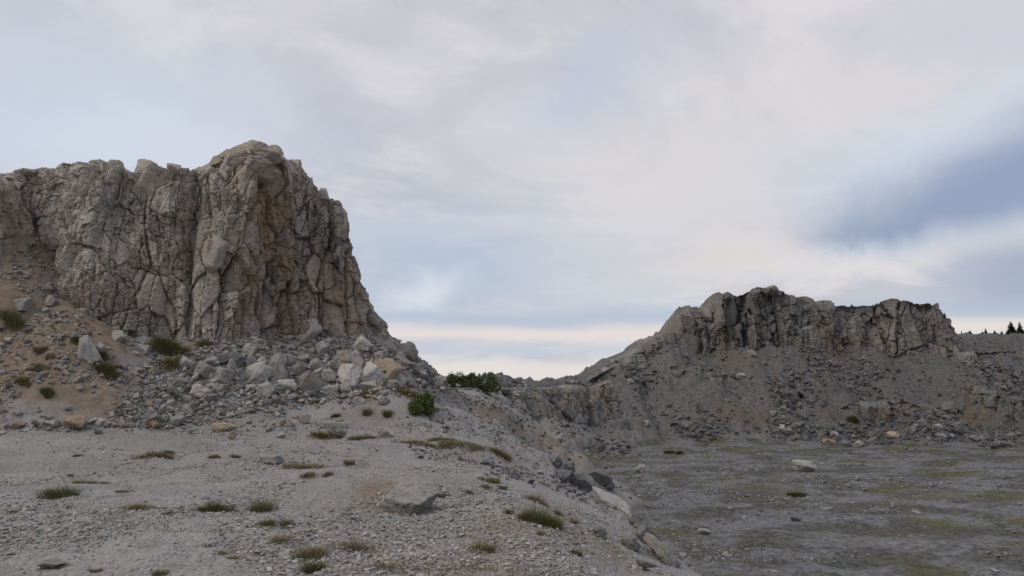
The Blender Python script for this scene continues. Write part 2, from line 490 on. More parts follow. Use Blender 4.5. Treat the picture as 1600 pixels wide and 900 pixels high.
def mat_rock(name, light, dark, brown, feat, loose=False):
    """fractured limestone; feat = size of the finest grain in metres"""
    m, gg, b = bsdf(name)
    if loose:
        oi = gg.new('ShaderNodeObjectInfo')
        tcn = gg.new('ShaderNodeTexCoord').outputs['Object']
        pos = gg.new('ShaderNodeVectorMath', operation='ADD')
        gg.put(pos.inputs[0], tcn)
        off = gg.xyz(gg.m('MULTIPLY', oi.outputs['Random'], 40.0), gg.m('MULTIPLY', oi.outputs['Random'], 17.0), 0.0)
        gg.put(pos.inputs[1], off)
        pos = pos.outputs[0]
        tint = oi.outputs['Random']
        s = 1.0
    else:
        pos = gg.new('ShaderNodeNewGeometry').outputs['Position']
        tint = gg.attr('tint')
        s = 1.0 / feat
    n1 = gg.noise(pos, 0.30 * s if not loose else 1.3, 6, 0.6, 0.3)
    n2 = gg.noise(pos, 1.7 * s if not loose else 5.0, 6, 0.65)
    n3 = gg.noise(pos, 6.0 * s if not loose else 18.0, 4, 0.6)
    col = gg.mix(gg.ss(n1, 0.3, 0.7), dark, light)
    col = gg.mix(gg.m('MULTIPLY', gg.ss(n2, 0.48, 0.68), 0.45), col, tuple(v * 1.18 for v in light))
    col = gg.mix(gg.m('MULTIPLY', gg.ss(n3, 0.54, 0.70), 0.35), col, tuple(v * 0.55 for v in dark))
    tv = gg.m('MULTIPLY_ADD', tint, 0.5, 0.75)
    tn = gg.new('ShaderNodeVectorMath', operation='SCALE')
    gg.put(tn.inputs[0], col); gg.put(tn.inputs['Scale'], tv)
    col = tn.outputs[0]
    if loose:
        wn = gg.new('ShaderNodeTexWhiteNoise', noise_dimensions='1D')
        gg.put(wn.inputs['W'], tint)
        col = gg.mix(gg.m('MULTIPLY', gg.ss(n1, 0.5, 0.62), gg.ss(wn.outputs[0], 0.45, 1.0)), col, brown)
    else:
        bm = gg.m('MULTIPLY', gg.attr('brown'), gg.ss(gg.m('ADD', n1, gg.m('MULTIPLY', n2, 0.4)), 0.40, 0.74), clamp=True)
        col = gg.mix(bm, col, brown)
        col = gg.mix(gg.m('MULTIPLY', gg.attr('streak'), gg.ss(n2, 0.3, 0.6), clamp=True), col, (0.055, 0.053, 0.052))
    gg.put(b.inputs['Base Color'], col)
    dsp = gg.new('ShaderNodeTexNoise'); gg.put(dsp.inputs['Vector'], pos); dsp.inputs['Scale'].default_value = 2.0 * s if not loose else 2.0; dsp.inputs['Detail'].default_value = 5.0
    wrp = gg.new('ShaderNodeVectorMath', operation='MULTIPLY_ADD')
    gg.put(wrp.inputs[0], dsp.outputs['Color']); wrp.inputs[1].default_value = (0.7 / s,) * 3; gg.put(wrp.inputs[2], pos)
    crk = gg.voro(wrp.outputs[0], 2.4 * s if not loose else 1.6, 'DISTANCE_TO_EDGE')
    h = gg.m('ADD', gg.m('MULTIPLY', gg.ss(crk, 0.0, 0.05), 0.25), gg.m('ADD', gg.m('MULTIPLY', n2, 1.0), gg.m('MULTIPLY', n3, 0.5)))
    bump(gg, b, h, 0.9, 0.07 * feat if not loose else 0.05)
    return m


LIME_L, LIME_D, LIME_B = (0.50, 0.455, 0.40), (0.33, 0.297, 0.258), (0.31, 0.222, 0.145)
M_CLIFF = mat_rock("limestone", LIME_L, LIME_D, LIME_B, 1.0)
M_FAR = mat_rock("weathered_limestone", (0.275, 0.262, 0.25), (0.145, 0.139, 0.134), (0.205, 0.155, 0.105), 3.0)
M_BAND = mat_rock("rim_limestone", (0.36, 0.335, 0.30), (0.21, 0.196, 0.178), (0.255, 0.198, 0.142), 2.0)
M_BOULDER = mat_rock("boulder_limestone", (0.43, 0.405, 0.37), (0.28, 0.262, 0.238), (0.36, 0.27, 0.185), 1.0, True)
M_BOULDER_TAN = mat_rock("tan_limestone", (0.44, 0.345, 0.255), (0.31, 0.24, 0.175), (0.36, 0.24, 0.145), 1.0, True)
M_BOULDER_WHITE = mat_rock("pale_limestone", (0.52, 0.49, 0.448), (0.37, 0.345, 0.312), (0.44, 0.37, 0.29), 1.0, True)
M_BOULDER_DARK = mat_rock("dark_limestone", (0.25, 0.243, 0.238), (0.145, 0.142, 0.14), (0.20, 0.16, 0.12), 1.0, True)  # darker grey variant of the boulder limestone


def mat_ground():
    """gravel, earth and stony ground; attributes say what lies where"""
    m, gg, b = bsdf("stony_ground", 1.0)
    pos = gg.new('ShaderNodeNewGeometry').outputs['Position']
    brown, floor_, darken, coarse = gg.attr('brown'), gg.attr('floor'), gg.attr('darken'), gg.attr('coarse')
    n1 = gg.noise(pos, 0.45, 6, 0.6)
    n2 = gg.noise(pos, 2.6, 6, 0.65)
    v1 = gg.new('ShaderNodeTexVoronoi'); gg.put(v1.inputs['Vector'], pos); v1.inputs['Scale'].default_value = 26.0
    v2 = gg.new('ShaderNodeTexVoronoi'); gg.put(v2.inputs['Vector'], pos); v2.inputs['Scale'].default_value = 6.0
    sp1 = gg.new('ShaderNodeSeparateColor'); gg.put(sp1.inputs[0], v1.outputs['Color'])
    sp2 = gg.new('ShaderNodeSeparateColor'); gg.put(sp2.inputs[0], v2.outputs['Color'])
    grey = gg.mix(gg.ss(n1, 0.3, 0.7), (0.25, 0.24, 0.23), (0.35, 0.338, 0.325))
    grey = gg.mix(gg.m('MULTIPLY', gg.ss(sp1.outputs[0], 0.35, 1.0), 0.6), grey, (0.41, 0.393, 0.37))
    grey = gg.mix(gg.m('MULTIPLY', gg.ss(sp1.outputs[1], 0.6, 1.0), 0.55), grey, (0.12, 0.115, 0.11))
    nw = gg.noise(pos, 0.17, 5, 0.6, 0.5)
    grey = gg.mix(gg.m('MULTIPLY', gg.ss(nw, 0.42, 0.62), 0.4), grey, gg.mix(0.6, grey, (0.26, 0.215, 0.175)))
    grey = gg.mix(gg.m('MULTIPLY', gg.ss(gg.noise(pos, 0.9, 5, 0.65), 0.54, 0.68), 0.5), grey, (0.135, 0.125, 0.105))
    earth = gg.mix(gg.ss(n2, 0.35, 0.65), (0.195, 0.142, 0.098), (0.275, 0.212, 0.155))
    earth = gg.mix(gg.m('MULTIPLY', gg.ss(sp1.outputs[2], 0.75, 1.0), 0.6), earth, (0.36, 0.32, 0.28))
    bm = gg.ss(gg.m('ADD', brown, gg.m('MULTIPLY', gg.m('SUBTRACT', n2, 0.5), 0.9)), 0.25, 0.75)
    col = gg.mix(bm, grey, earth)
    # broken rock on the far slopes
    rocky = gg.mix(gg.ss(sp2.outputs[0], 0.1, 0.9), (0.072, 0.069, 0.064), (0.165, 0.158, 0.150))
    col = gg.mix(gg.m('MULTIPLY', coarse, 0.75), col, gg.mix(gg.m('MULTIPLY', bm, 0.75), rocky, (0.165, 0.130, 0.088)))
    # quarry floor: grey crust, dark stony lines and moss
    st = gg.vmul(pos, (0.75, 1.0, 0.0))
    f1 = gg.noise(st, 0.26, 8, 0.60, 0.3)
    f2 = gg.noise(gg.vmul(pos, (0.9, 1.1, 0.0)), 2.2, 9, 0.82, 0.0)
    f3 = gg.noise(gg.vmul(pos, (0.8, 1.0, 0.0)), 0.13, 5, 0.62, 0.4)
    f4 = gg.voro(gg.vmul(pos, (0.8, 1.0, 1.0)), 2.6)
    crust = gg.mix(gg.ss(f2, 0.36, 0.62), (0.105, 0.106, 0.108), (0.262, 0.265, 0.272))
    growth = gg.mix(gg.ss(f2, 0.40, 0.60), (0.040, 0.040, 0.030), (0.140, 0.134, 0.108))
    fl = gg.mix(gg.m('MULTIPLY', gg.ss(f1, 0.57, 0.43), 0.8), crust, growth)
    fl = gg.mix(gg.m('MULTIPLY', gg.ss(f4, 0.28, 0.12), gg.ss(f2, 0.56, 0.44)), fl, (0.066, 0.065, 0.056))
    moss = gg.m('MULTIPLY', gg.ss(f3, 0.51, 0.62), gg.ss(f1, 0.68, 0.48))
    fl = gg.mix(gg.m('MULTIPLY', moss, gg.ss(f2, 0.34, 0.62)), fl, (0.128, 0.120, 0.036))
    col = gg.mix(floor_, col, fl)
    dk = gg.new('ShaderNodeVectorMath', operation='SCALE')
    gg.put(dk.inputs[0], col); gg.put(dk.inputs['Scale'], gg.m('MULTIPLY_ADD', darken, -0.45, 1.0))
    gg.put(b.inputs['Base Color'], dk.outputs[0])
    h = gg.m('ADD', gg.m('MULTIPLY', v1.outputs['Distance'], -0.5), gg.m('ADD', gg.m('MULTIPLY', v2.outputs['Distance'], -0.35), gg.m('MULTIPLY', n2, 0.8)))
    h = gg.m('ADD', h, gg.m('MULTIPLY', gg.m('MULTIPLY', floor_, f2), 1.5))
    bump(gg, b, h, 0.8, 0.06)
    return m


M_GROUND = mat_ground()


def mat_stone(name, a, bcol, c_):
    """loose small stones: one colour per stone"""
    m, gg, b = bsdf(name)
    t = gg.attr('tint')
    pos = gg.new('ShaderNodeNewGeometry').outputs['Position']
    n = gg.noise(pos, 22.0, 3, 0.6)
    col = gg.mix(t, a, bcol)
    col = gg.mix(gg.ss(gg.attr('warm'), 0.8, 1.0), col, c_)
    col = gg.mix(gg.m('MULTIPLY', gg.ss(n, 0.4, 0.7), 0.3), col, tuple(v * 0.6 for v in a))
    gg.put(b.inputs['Base Color'], col)
    return m


M_GRAVEL = mat_stone("gravel", (0.195, 0.182, 0.168), (0.49, 0.462, 0.425), (0.36, 0.285, 0.21))
M_RUBBLE = mat_stone("scree_stone", (0.165, 0.152, 0.137), (0.43, 0.402, 0.365), (0.31, 0.235, 0.165))
M_FLOORSTONE = mat_stone("floor_stone", (0.13, 0.13, 0.13), (0.33, 0.33, 0.335), (0.24, 0.20, 0.15))
M_FARSTONE = mat_stone("far_rubble", (0.085, 0.084, 0.084), (0.21, 0.207, 0.205), (0.165, 0.135, 0.10))


def mat_leaf(name, a, b_, trans=0.25):
    m, gg, b = bsdf(name, 0.7)
    t = gg.attr('tint')
    gg.put(b.inputs['Base Color'], gg.mix(t, a, b_))
    return m


M_GREEN = mat_leaf("green_grass", (0.075, 0.085, 0.034), (0.225, 0.210, 0.098))
M_OLIVE = mat_leaf("yellow_grass", (0.115, 0.106, 0.046), (0.29, 0.245, 0.12))
M_DRY = mat_leaf("dry_grass", (0.16, 0.13, 0.085), (0.34, 0.275, 0.18))
M_BUSH = mat_leaf("bush_leaves", (0.040, 0.060, 0.022), (0.120, 0.150, 0.060))
M_BUSHB = mat_leaf("bright_leaves", (0.055, 0.085, 0.026), (0.150, 0.190, 0.065))
M_FIR = mat_leaf("fir_needles", (0.010, 0.018, 0.012), (0.030, 0.045, 0.026))
M_WOOD, gg_, b_ = bsdf("bark")
gg_.put(b_.inputs['Base Color'], gg_.mix(gg_.noise(gg_.new('ShaderNodeNewGeometry').outputs['Position'], 9.0), (0.06, 0.048, 0.036), (0.12, 0.10, 0.08)))

# ------------------------------------------------------------------ ground
ang = np.concatenate([np.linspace(-180, -42, 40, endpoint=False), np.linspace(-42, 42, 600, endpoint=False), np.linspace(42, 180, 41)])
ang = np.radians(ang)
rad = np.concatenate([[0.3, 1, 2, 3, 4], 1 / np.linspace(1 / 5.0, 1 / 24.0, 190), np.arange(24.05, 44, 0.075), np.arange(44, 70, 0.5), np.arange(70, 100, 0.35),
                      np.arange(100, 142, 0.17), np.arange(142, 185, 0.7), [190, 200, 220, 260, 330, 450, 700, 1200, 2500, 6000]])
AA, RR = np.meshgrid(ang, rad)
gx, gy = (RR * np.sin(AA)).ravel(), (RR * np.cos(AA)).ravel()
gz, info = ground_z(gx, gy, True)
nr, na = AA.shape
GRID_Z = gz.reshape(nr, na)
idx = np.arange(nr * na).reshape(nr, na)
GF = np.stack([idx[:-1, :-1], idx[:-1, 1:], idx[1:, 1:], idx[1:, :-1]], -1).reshape(-1, 4)
GF = GF[:, ::-1]
GV = np.stack([gx, gy, gz], 1)


def spots(lst, x, y):
    out = np.zeros_like(x)
    for px, py, rx, ry, a in lst:
        h = hit(px, py)
        out = np.maximum(out, a * np.exp(-((x - h[0]) / rx) ** 2 - ((y - h[1]) / ry) ** 2))
    return out


EARTH = [(60, 560, 4.0, 2.6, 1.0), (10, 500, 3.0, 3.0, 1.0), (110, 500, 2.6, 2.4, 1.0), (170, 525, 1.6, 1.4, .8), (200, 545, 1.5, 1.2, .6), (150, 620, 2.6, 1.2, .75), (40, 390, 2, 3, .8), (300, 552, 1.2, 1.2, 1.0), (560, 648, 2.2, .8, .5), (625, 665, 1.4, .8, .5),
         (590, 770, .5, .9, .75), (690, 715, 1.6, 3.0, .38), (640, 740, 1.2, 1.6, .34), (800, 830, .9, 1.5, .40), (900, 820, .7, 1.5, .48), (960, 860, .5, 1.2, .5), (520, 780, .8, .9, .34), (740, 870, .5, .8, .3), (300, 760, 1.2, .8, .28), (840, 670, 6, 6, .62), (780, 640, 5, 6, .55), (900, 690, 6, 5, .5), (1000, 660, 6, 4, .45), (1150, 640, 7, 4, .6), (1190, 655, 5, 3, .6),
         (1320, 665, 4, 3, .6), (1290, 640, 3, 3, .6), (1500, 655, 9, 3, .7), (1300, 560, 8, 4, .6), (1130, 560, 8, 4, .5)]
brown = spots(EARTH, gx, gy)
ext = sstep(gy, 70, 105)
flo_m = sstep(info['s'], 1.2, -0.6) * sstep(gz, -5.4, -6.0)
coarse = np.clip(np.maximum(info['wall'], info['s'] > 0) * sstep(gy, 88, 114), 0, 1)
darken = np.clip(sstep(gx, 0, 60) * sstep(gy, 60, 110) * 0.35, 0, 1)  # ground colour gets darker towards the right and with distance
GA = dict(brown=brown, floor=flo_m, darken=darken, coarse=coarse)
fc = GV[GF].mean(1)
sF = info['s'][GF].mean(1)
wF = info['wall'][GF].mean(1)
tF = (info['tal'] - info['rim'])[GF].mean(1)
reg = np.zeros(len(GF), int)                              # 0 ledge
reg[(fc[:, 1] > 30)] = 1                                  # plateau
reg[(tF > 0) & (fc[:, 1] > 15) & (fc[:, 1] < 75)] = 2     # scree slope
reg[(wF > 0.5)] = 3                                       # quarry bank
reg[(fc[:, 1] > 100) & (fc[:, 0] > 8)] = 4                # hillside
reg[sF < 0] = 5                                           # floor
REGN = [('ledge', 'pale gravel ledge in front of the near cliff, sloping off into the quarry', 'ground'),
        ('plateau', 'flat saddle land behind the rim where the round bush stands', 'ground'),
        ('scree_slope', 'brown earth and scree slope at the foot of the near cliff', 'slope'),
        ('quarry_bank', 'steep stony bank dropping from the ledge and saddle to the quarry floor', 'slope'),
        ('hillside', 'dark stony hillside under the distant cliff', 'hillside'),
        ('quarry_floor', 'dark grey quarry floor with low ridges and mossy patches', 'ground')]
for r_, (nm, lb, ct) in enumerate(REGN):
    keep = reg == r_
    if keep.any():
        v_, f_, a_ = submesh(GV, GF, keep, GA)
        link(nm, make_mesh(nm, v_, f_, True, a_), M_GROUND, None, lb, ct, None, 'structure')


# ------------------------------------------------------------------ cliffs
def cliff(name, ctrl, step, hstep, size,  mat, seed, label, lean, macro, cap, brown_f, streak_f, sink=1.0, nparts=300, min_area=0.05, vst=1.0, crest=0.5):
    base = np.array([P(a, c_, b) for a, b, c_, d_ in ctrl])
    topz = np.array([P(a, d_, b + lean)[2] for a, b, c_, d_ in ctrl])
    t0 = np.linspace(0, len(ctrl) - 1, 4000)
    bx = np.interp(t0, np.arange(len(ctrl)), base[:, 0]); by = np.interp(t0, np.arange(len(ctrl)), base[:, 1])
    ker = np.hanning(61); ker /= ker.sum()
    pad = lambda a: np.convolve(np.pad(a, 30, mode='reflect', reflect_type='odd'), ker, 'valid')
    bx, by = pad(bx), pad(by)
    L = np.concatenate([[0], np.cumsum(np.hypot(np.diff(bx), np.diff(by)))])
    nu = int(L[-1] / step)
    sarr = np.linspace(0, L[-1], nu)
    X = np.interp(sarr, L, bx); Y = np.interp(sarr, L, by); T = np.interp(sarr, L, t0)
    zb = np.interp(T, np.arange(len(ctrl)), base[:, 2]) - sink
    zt = np.interp(T, np.arange(len(ctrl)), topz)
    pxs = np.interp(T, np.arange(len(ctrl)), [c_[0] for c_ in ctrl])
    tx, ty = np.gradient(X), np.gradient(Y)
    w = int(3.2 * size / step) * 2 + 1
    kk = np.hanning(w + 2); kk /= kk.sum(); hw = (w + 2) // 2
    sm = lambda a: np.convolve(np.pad(a, hw, mode='edge'), kk, 'valid')[:nu]
    tx, ty = sm(tx), sm(ty)
    ln = np.hypot(tx, ty); nx, ny = ty / ln, -tx / ln
    H = (zt - zb).max()
    nv = int(H / hstep)
    ncap = max(4, int(cap / (hstep * 3)))
    vv = np.concatenate([np.linspace(0, 1, nv), np.full(ncap, 1.0)])
    cc = np.concatenate([np.zeros(nv), np.linspace(0, cap, ncap + 1)[1:]])
    S, VV = np.meshgrid(sarr, vv); _, CC = np.meshgrid(sarr, cc)
    Z0 = zb[None] + VV * (zt - zb)[None]
    HH = Z0 + CC * 0.8                                   # height coordinate for the pattern
    u, h = S / size, HH / size * vst
    u_ = u + 0.13 * fbm(seed, 2, u / 0.9, h / 1.3) + 0.10 * fbm(seed + 5, 2, u / 4, h / 2.5) + 0.028 * fbm(seed + 6, 2, u / .14, h / .14)
    h_ = h + 0.13 * fbm(seed + 7, 2, u / 1.2, h / 0.9) + 0.028 * fbm(seed + 4, 2, u / .14, h / .14)
    cP, eP, aP, bP = vor(seed + 80, u_ / 2.3, h_ / 7.5)             # pillars
    cA, eA, aA, bA = vor(seed + 10, u_ / 1.15, h_ / 1.8)            # main joints
    cV, eV, aV, bV = vor(seed + 20, u_ / 0.62, h_ / 0.80)           # irregular blocks
    # upright columns cut by level cracks
    def cells(t, key, sd):
        i0 = np.floor(t); b1 = np.full(t.shape, 9e9); b2 = b1.copy(); ci = np.zeros_like(t)
        for q in (-1, 0, 1):
            dd = np.abs(t - (i0 + q + 0.12 + 0.76 * hsh(i0 + q, key, seed=sd)))
            nr_ = dd < b1
            b2 = np.where(nr_, b1, np.minimum(b2, dd)); ci = np.where(nr_, i0 + q, ci); b1 = np.where(nr_, dd, b1)
        return ci, (b2 - b1) / 2
    tk = u_ / 0.55 + 0.25 * (hsh(cA, seed=seed + 81) - .5) * bA * 1.8
    kc, ek = cells(tk, cA, seed + 82)
    rc, er = cells(h_ / 0.70 + (hsh(kc, cA, seed=seed + 83) - .5) * 0.9 * aA, kc + 7 * np.floor(cA % 97), seed + 84)
    brick = hsh(cA, seed=seed + 85) < 0.55
    cB = np.where(brick, np.floor(hsh(kc, rc, cA, seed=seed + 86) * 2 ** 30), cV)
    eB = np.where(brick, np.minimum(ek * .55, er * .70), eV * .70)
    aB = np.where(brick, tk - kc - .5, aV); bB = np.where(brick, 0.4 * aV, bV)
    cC, eC, aC, bC = vor(seed + 30, u_ / 0.30, h_ / 0.36)
    cD, eD, aD, bD = vor(seed + 40, u_ / 0.17, h_ / 0.20)
    eP, eA, eC, eD = eP * 3.5, eA * 1.4, eC * .33, eD * .18
    frac = fbm(seed + 88, 2, u / 3, h / 3)                             # some zones are more broken than others
    spB = hsh(cA, seed=seed + 1) > 0.16
    spC = spB & (hsh(cA, cB, seed=seed + 2) + 0.45 * frac > 0.62)
    edge = np.where(spB, np.minimum(eA, eB), eA)
    edge = np.where(spC, np.minimum(edge, eC), edge)
    bid = hsh(cA, np.where(spB, cB, 0), np.where(spC, cC, 0), seed=seed + 3)
    R = lambda c_, k_: hsh(c_, seed=seed + k_) - 0.5
    d = 1.05 * R(cP, 90) + 0.45 * R(cP, 91) * aP
    d = d + 0.56 * R(cA, 50) + 0.36 * R(cA, 51) * aA + 0.44 * R(cA, 52) * bA
    d = d + np.where(spB, 0.32 * R(cB, 53) + 0.42 * R(cB, 54) * aB + 0.46 * R(cB, 55) * bB, 0.03)
    d = d + np.where(spC, 0.13 * R(cC, 56) + 0.30 * R(cC, 57) * aC + 0.30 * R(cC, 58) * bC, 0)
    d = d + 0.03 * R(cD, 59) + 0.11 * R(cD, 60) * aD + .11 * R(cD, 61) * bD
    wid = 0.013 + 0.024 * np.clip(0.3 + fbm(seed + 8, 2, u / 1.2, h / 1.2), 0, 1)
    open_ = np.clip(0.55 + 0.9 * fbm(seed + 89, 2, u / .8, h / .8), 0.08, 1)
    d = d - 0.11 * open_ * np.exp(-(edge / wid) ** 2) - 0.10 * np.exp(-(eA / 0.05) ** 2) - 0.30 * np.exp(-(eP / 0.13) ** 2) * np.clip(open_ + .2, 0, 1)
    d = d + 0.02 * (1 - np.exp(-edge / 0.03))
    d = d + 0.045 * fbm(seed + 9, 4, u / .30, h / .30) - 0.05 * np.abs(fbm(seed + 92, 3, u / .7, h / .9))
    d = d * size
    dz_ = d
    d = d + macro * (fbm(seed + 60, 3, S / (4.2 * size), HH / (11 * size)) + 0.35 * fbm(seed + 64, 2, S / (2.0 * size), HH / (3 * size)))
    # direction: outwards on the face, upwards over the top
    W = np.clip((VV - 0.90) / 0.10, 0, 1) ** 2 * 0.55 + np.clip(CC / (0.6 * size), 0, 1) * 0.45
    fade = 1 - np.clip(CC / cap, 0, 1) * 0.6
    ln_ = lean * VV ** 1.6 + CC
    out = d * (1 - W) - ln_
    Xf = X[None] + nx[None] * out
    Yf = Y[None] + ny[None] * out
    Zf = Z0 + dz_ * W * fade * crest - CC * 0.12 - 0.02 * CC ** 2
    V = np.stack([Xf.ravel(), Yf.ravel(), Zf.ravel()], 1)
    nrow = len(vv)
    ii = np.arange(nrow * nu).reshape(nrow, nu)
    Fq = np.stack([ii[:-1, :-1], ii[:-1, 1:], ii[1:, 1:], ii[1:, :-1]], -1).reshape(-1, 4)
    PX = np.broadcast_to(pxs[None], S.shape)
    attrs = dict(tint=(bid * 0.6 + 0.4 * hsh(cD, seed=seed + 70)).ravel(), brown=brown_f(PX, VV, S, HH).ravel(), streak=(streak_f(PX, VV, S, HH) * (CC < .01)).ravel())
    SURF[label] = V
    root = link(name, None, None, None, label, 'cliff' if name == 'cliff' else 'outcrop', None, 'structure')
    root.location = (X[nu // 2], Y[nu // 2], zb[nu // 2])
    inv = Matrix.Translation(-Vector(root.location))
    fid = np.floor(bid.ravel()[Fq[:, 0]] * 2 ** 31).astype(np.int64)
    face_ok = (VV.ravel()[Fq[:, 2]] <= 1.0) & (CC.ravel()[Fq[:, 0]] < size)
    ids, inv_i, cnt = np.unique(fid, return_inverse=True, return_counts=True)
    # area that can be seen: only what stands out of the scree
    gzv = gz_at(Xf.ravel(), Yf.ravel())
    vis = (Zf.ravel() > gzv)[Fq[:, 0]] & face_ok & (np.abs(Xf.ravel()[Fq[:, 0]] / np.maximum(Yf.ravel()[Fq[:, 0]], 1)) < 0.69)
    area = np.bincount(inv_i, weights=vis.astype(float)) * step * hstep
    order = np.argsort(-area)[:nparts]
    order = order[area[order] > min_area]
    chosen = np.full(len(ids), -1); chosen[order] = np.arange(len(order))
    lab = chosen[inv_i]
    srt = np.argsort(lab, kind='stable')
    bounds = np.searchsorted(lab[srt], np.arange(-1, len(order) + 1))
    for q in range(-1, len(order)):
        fs = srt[bounds[q + 1]:bounds[q + 2]] if q + 2 < len(bounds) else srt[bounds[q + 1]:]
        if not len(fs):
            continue
        v_, f_, a_ = submesh(V, Fq, fs, attrs)
        nm = 'rock_face' if q < 0 else 'rock_block'
        o = link(nm, make_mesh(nm, v_ - np.array(root.location), f_, False, a_), mat, root, kind='stuff' if q < 0 else None)
    return root


SURF = {}


def surface_depth(V, px, py, reach):
    """how far away a cliff's surface is where the photo shows px, py"""
    yc = V[:, 1] * math.cos(PITCH) + (V[:, 2] - EYE) * math.sin(PITCH)
    zc = -V[:, 1] * math.sin(PITCH) + (V[:, 2] - EYE) * math.cos(PITCH)
    near_ = (np.abs(800 + F_PX * V[:, 0] / yc - px) < reach) & (np.abs(450 - F_PX * zc / yc - py) < reach)
    return float(np.percentile(V[near_, 1], 20)) if near_.sum() > 20 else None


def g2(px, v, p0, v0, rp, rv):
    return np.exp(-((px - p0) / rp) ** 2 - ((v - v0) / rv) ** 2)


def near_brown(px, v, s, h):
    m = .75 * g2(px, v, 440, .40, 60, .45) + .75 * g2(px, v, 530, .45, 60, .4) + .8 * g2(px, v, 400, .55, 26, .3) + .5 * g2(px, v, 250, .35, 60, .25) + .35 * g2(px, v, 360, .8, 50, .2) + .4 * g2(px, v, 110, .25, 25, .15)
    m = m + .35 * g2(px, v, 10, .55, 30, .35)
    return np.clip(m * (0.75 + 0.6 * fbm(301, 3, s / 1.2, h / 3.0)) + 0.12, 0, 1)


def near_streak(px, v, s, h):
    col = sstep(fbm(311, 3, s / 0.55, h / 6.0), 0.15, 0.55)
    m = g2(px, v, 520, .65, 18, .22) + g2(px, v, 497, .75, 10, .15) + .8 * g2(px, v, 425, .3, 10, .22) + .9 * g2(px, v, 462, .25, 9, .25) + .6 * g2(px, v, 500, .2, 8, .3)
    return np.clip(m * (0.4 + col) * 1.1, 0, 0.9)


near = cliff('cliff', CLIFF_NEAR, 0.034, 0.034, 0.70, M_CLIFF, 1000, 'tall near limestone cliff of fractured blocks with a brown stained end', 0.9, 0.42, 7.0,
             near_brown, near_streak, vst=0.82, crest=0.85)
far = cliff('cliff', CLIFF_FAR, 0.12, 0.10, 2.6, M_FAR, 2000, 'distant grey crag crowning the hillside beyond the quarry floor', 1.6, 1.2, 14.0,
            lambda px, v, s, h: np.clip(.25 + .7 * g2(px, v, 1330, .3, 90, .35) + .5 * g2(px, v, 1130, .5, 20, .3), 0, 1) * (0.7 + .5 * fbm(321, 3, s / 4, h / 6)),
            lambda px, v, s, h: np.clip((g2(px, v, 1163, .4, 7, .5) * 1.0 + .45 * g2(px, v, 1220, .35, 8, .3) + .35 * sstep(fbm(331, 3, s / 1.8, h / 9), .3, .7)), 0, .9), sink=4.0, min_area=0.8, vst=0.78)
rband = cliff('cliff', CLIFF_BAND, 0.10, 0.08, 1.7, M_BAND, 3000, 'low band of cracked rock along the quarry rim under the saddle', 1.3, 0.6, 2.2,
              lambda px, v, s, h: np.clip(.3 + .4 * fbm(341, 2, s / 4, h / 3), 0, 1), lambda px, v, s, h: 0 * s, sink=3.0, min_area=0.4, nparts=220, vst=0.75)


for i, (pts, lb) in enumerate([([(1020, 612, 600), (1050, 606, 582), (1085, 604, 580), (1110, 600, 586), (1140, 604, 584), (1165, 606, 592), (1180, 612, 606)], 'cracked rock outcrop on the hillside below the crag pillar'),
                               ([(1205, 640, 630), (1225, 642, 612), (1250, 645, 610), (1268, 650, 632)], 'small pale rock outcrop halfway down the hillside'),
                               ([(1310, 655, 642), (1340, 660, 628), (1375, 662, 632), (1410, 655, 622), (1445, 650, 628), (1470, 652, 640)], 'broken rock outcrop low on the hillside above the heaps'),
                               ([(1475, 625, 615), (1510, 630, 600), (1545, 640, 612), (1580, 645, 618), (1640, 650, 625)], 'jagged rock outcrop on the hillside by the frame edge'),
                               ([(1500, 568, 554), (1530, 568, 550), (1570, 566, 548), (1610, 566, 548), (1660, 566, 550)], 'dark rock step under the ridge firs')]):
    ctrl = []
    for px, pb, pt in pts:
        d_ = hit(px, pb)[1]
        ctrl.append((px, d_ + 0.5, pb, pt))
    cliff('outcrop', ctrl, 0.13, 0.11, 1.7, M_FAR, 3500 + 100 * i, lb, 1.2, 0.7, 4.0, lambda px, v, s, h: np.clip(.3 + .4 * fbm(345, 2, s / 4, h / 3), 0, 1), lambda px, v, s, h: 0 * s, sink=3.5, min_area=0.5, nparts=40, vst=.8)

# ------------------------------------------------------------------ loose rocks
def ico(sub):
    bm = bmesh.new(); bmesh.ops.create_icosphere(bm, subdivisions=sub, radius=1.0)
    v = np.array([p.co[:] for p in bm.verts]); f = np.array([[q.index for q in p.verts] for p in bm.faces]); bm.free()
    return v / np.linalg.norm(v, axis=1)[:, None], f


ICO3 = ico(5)


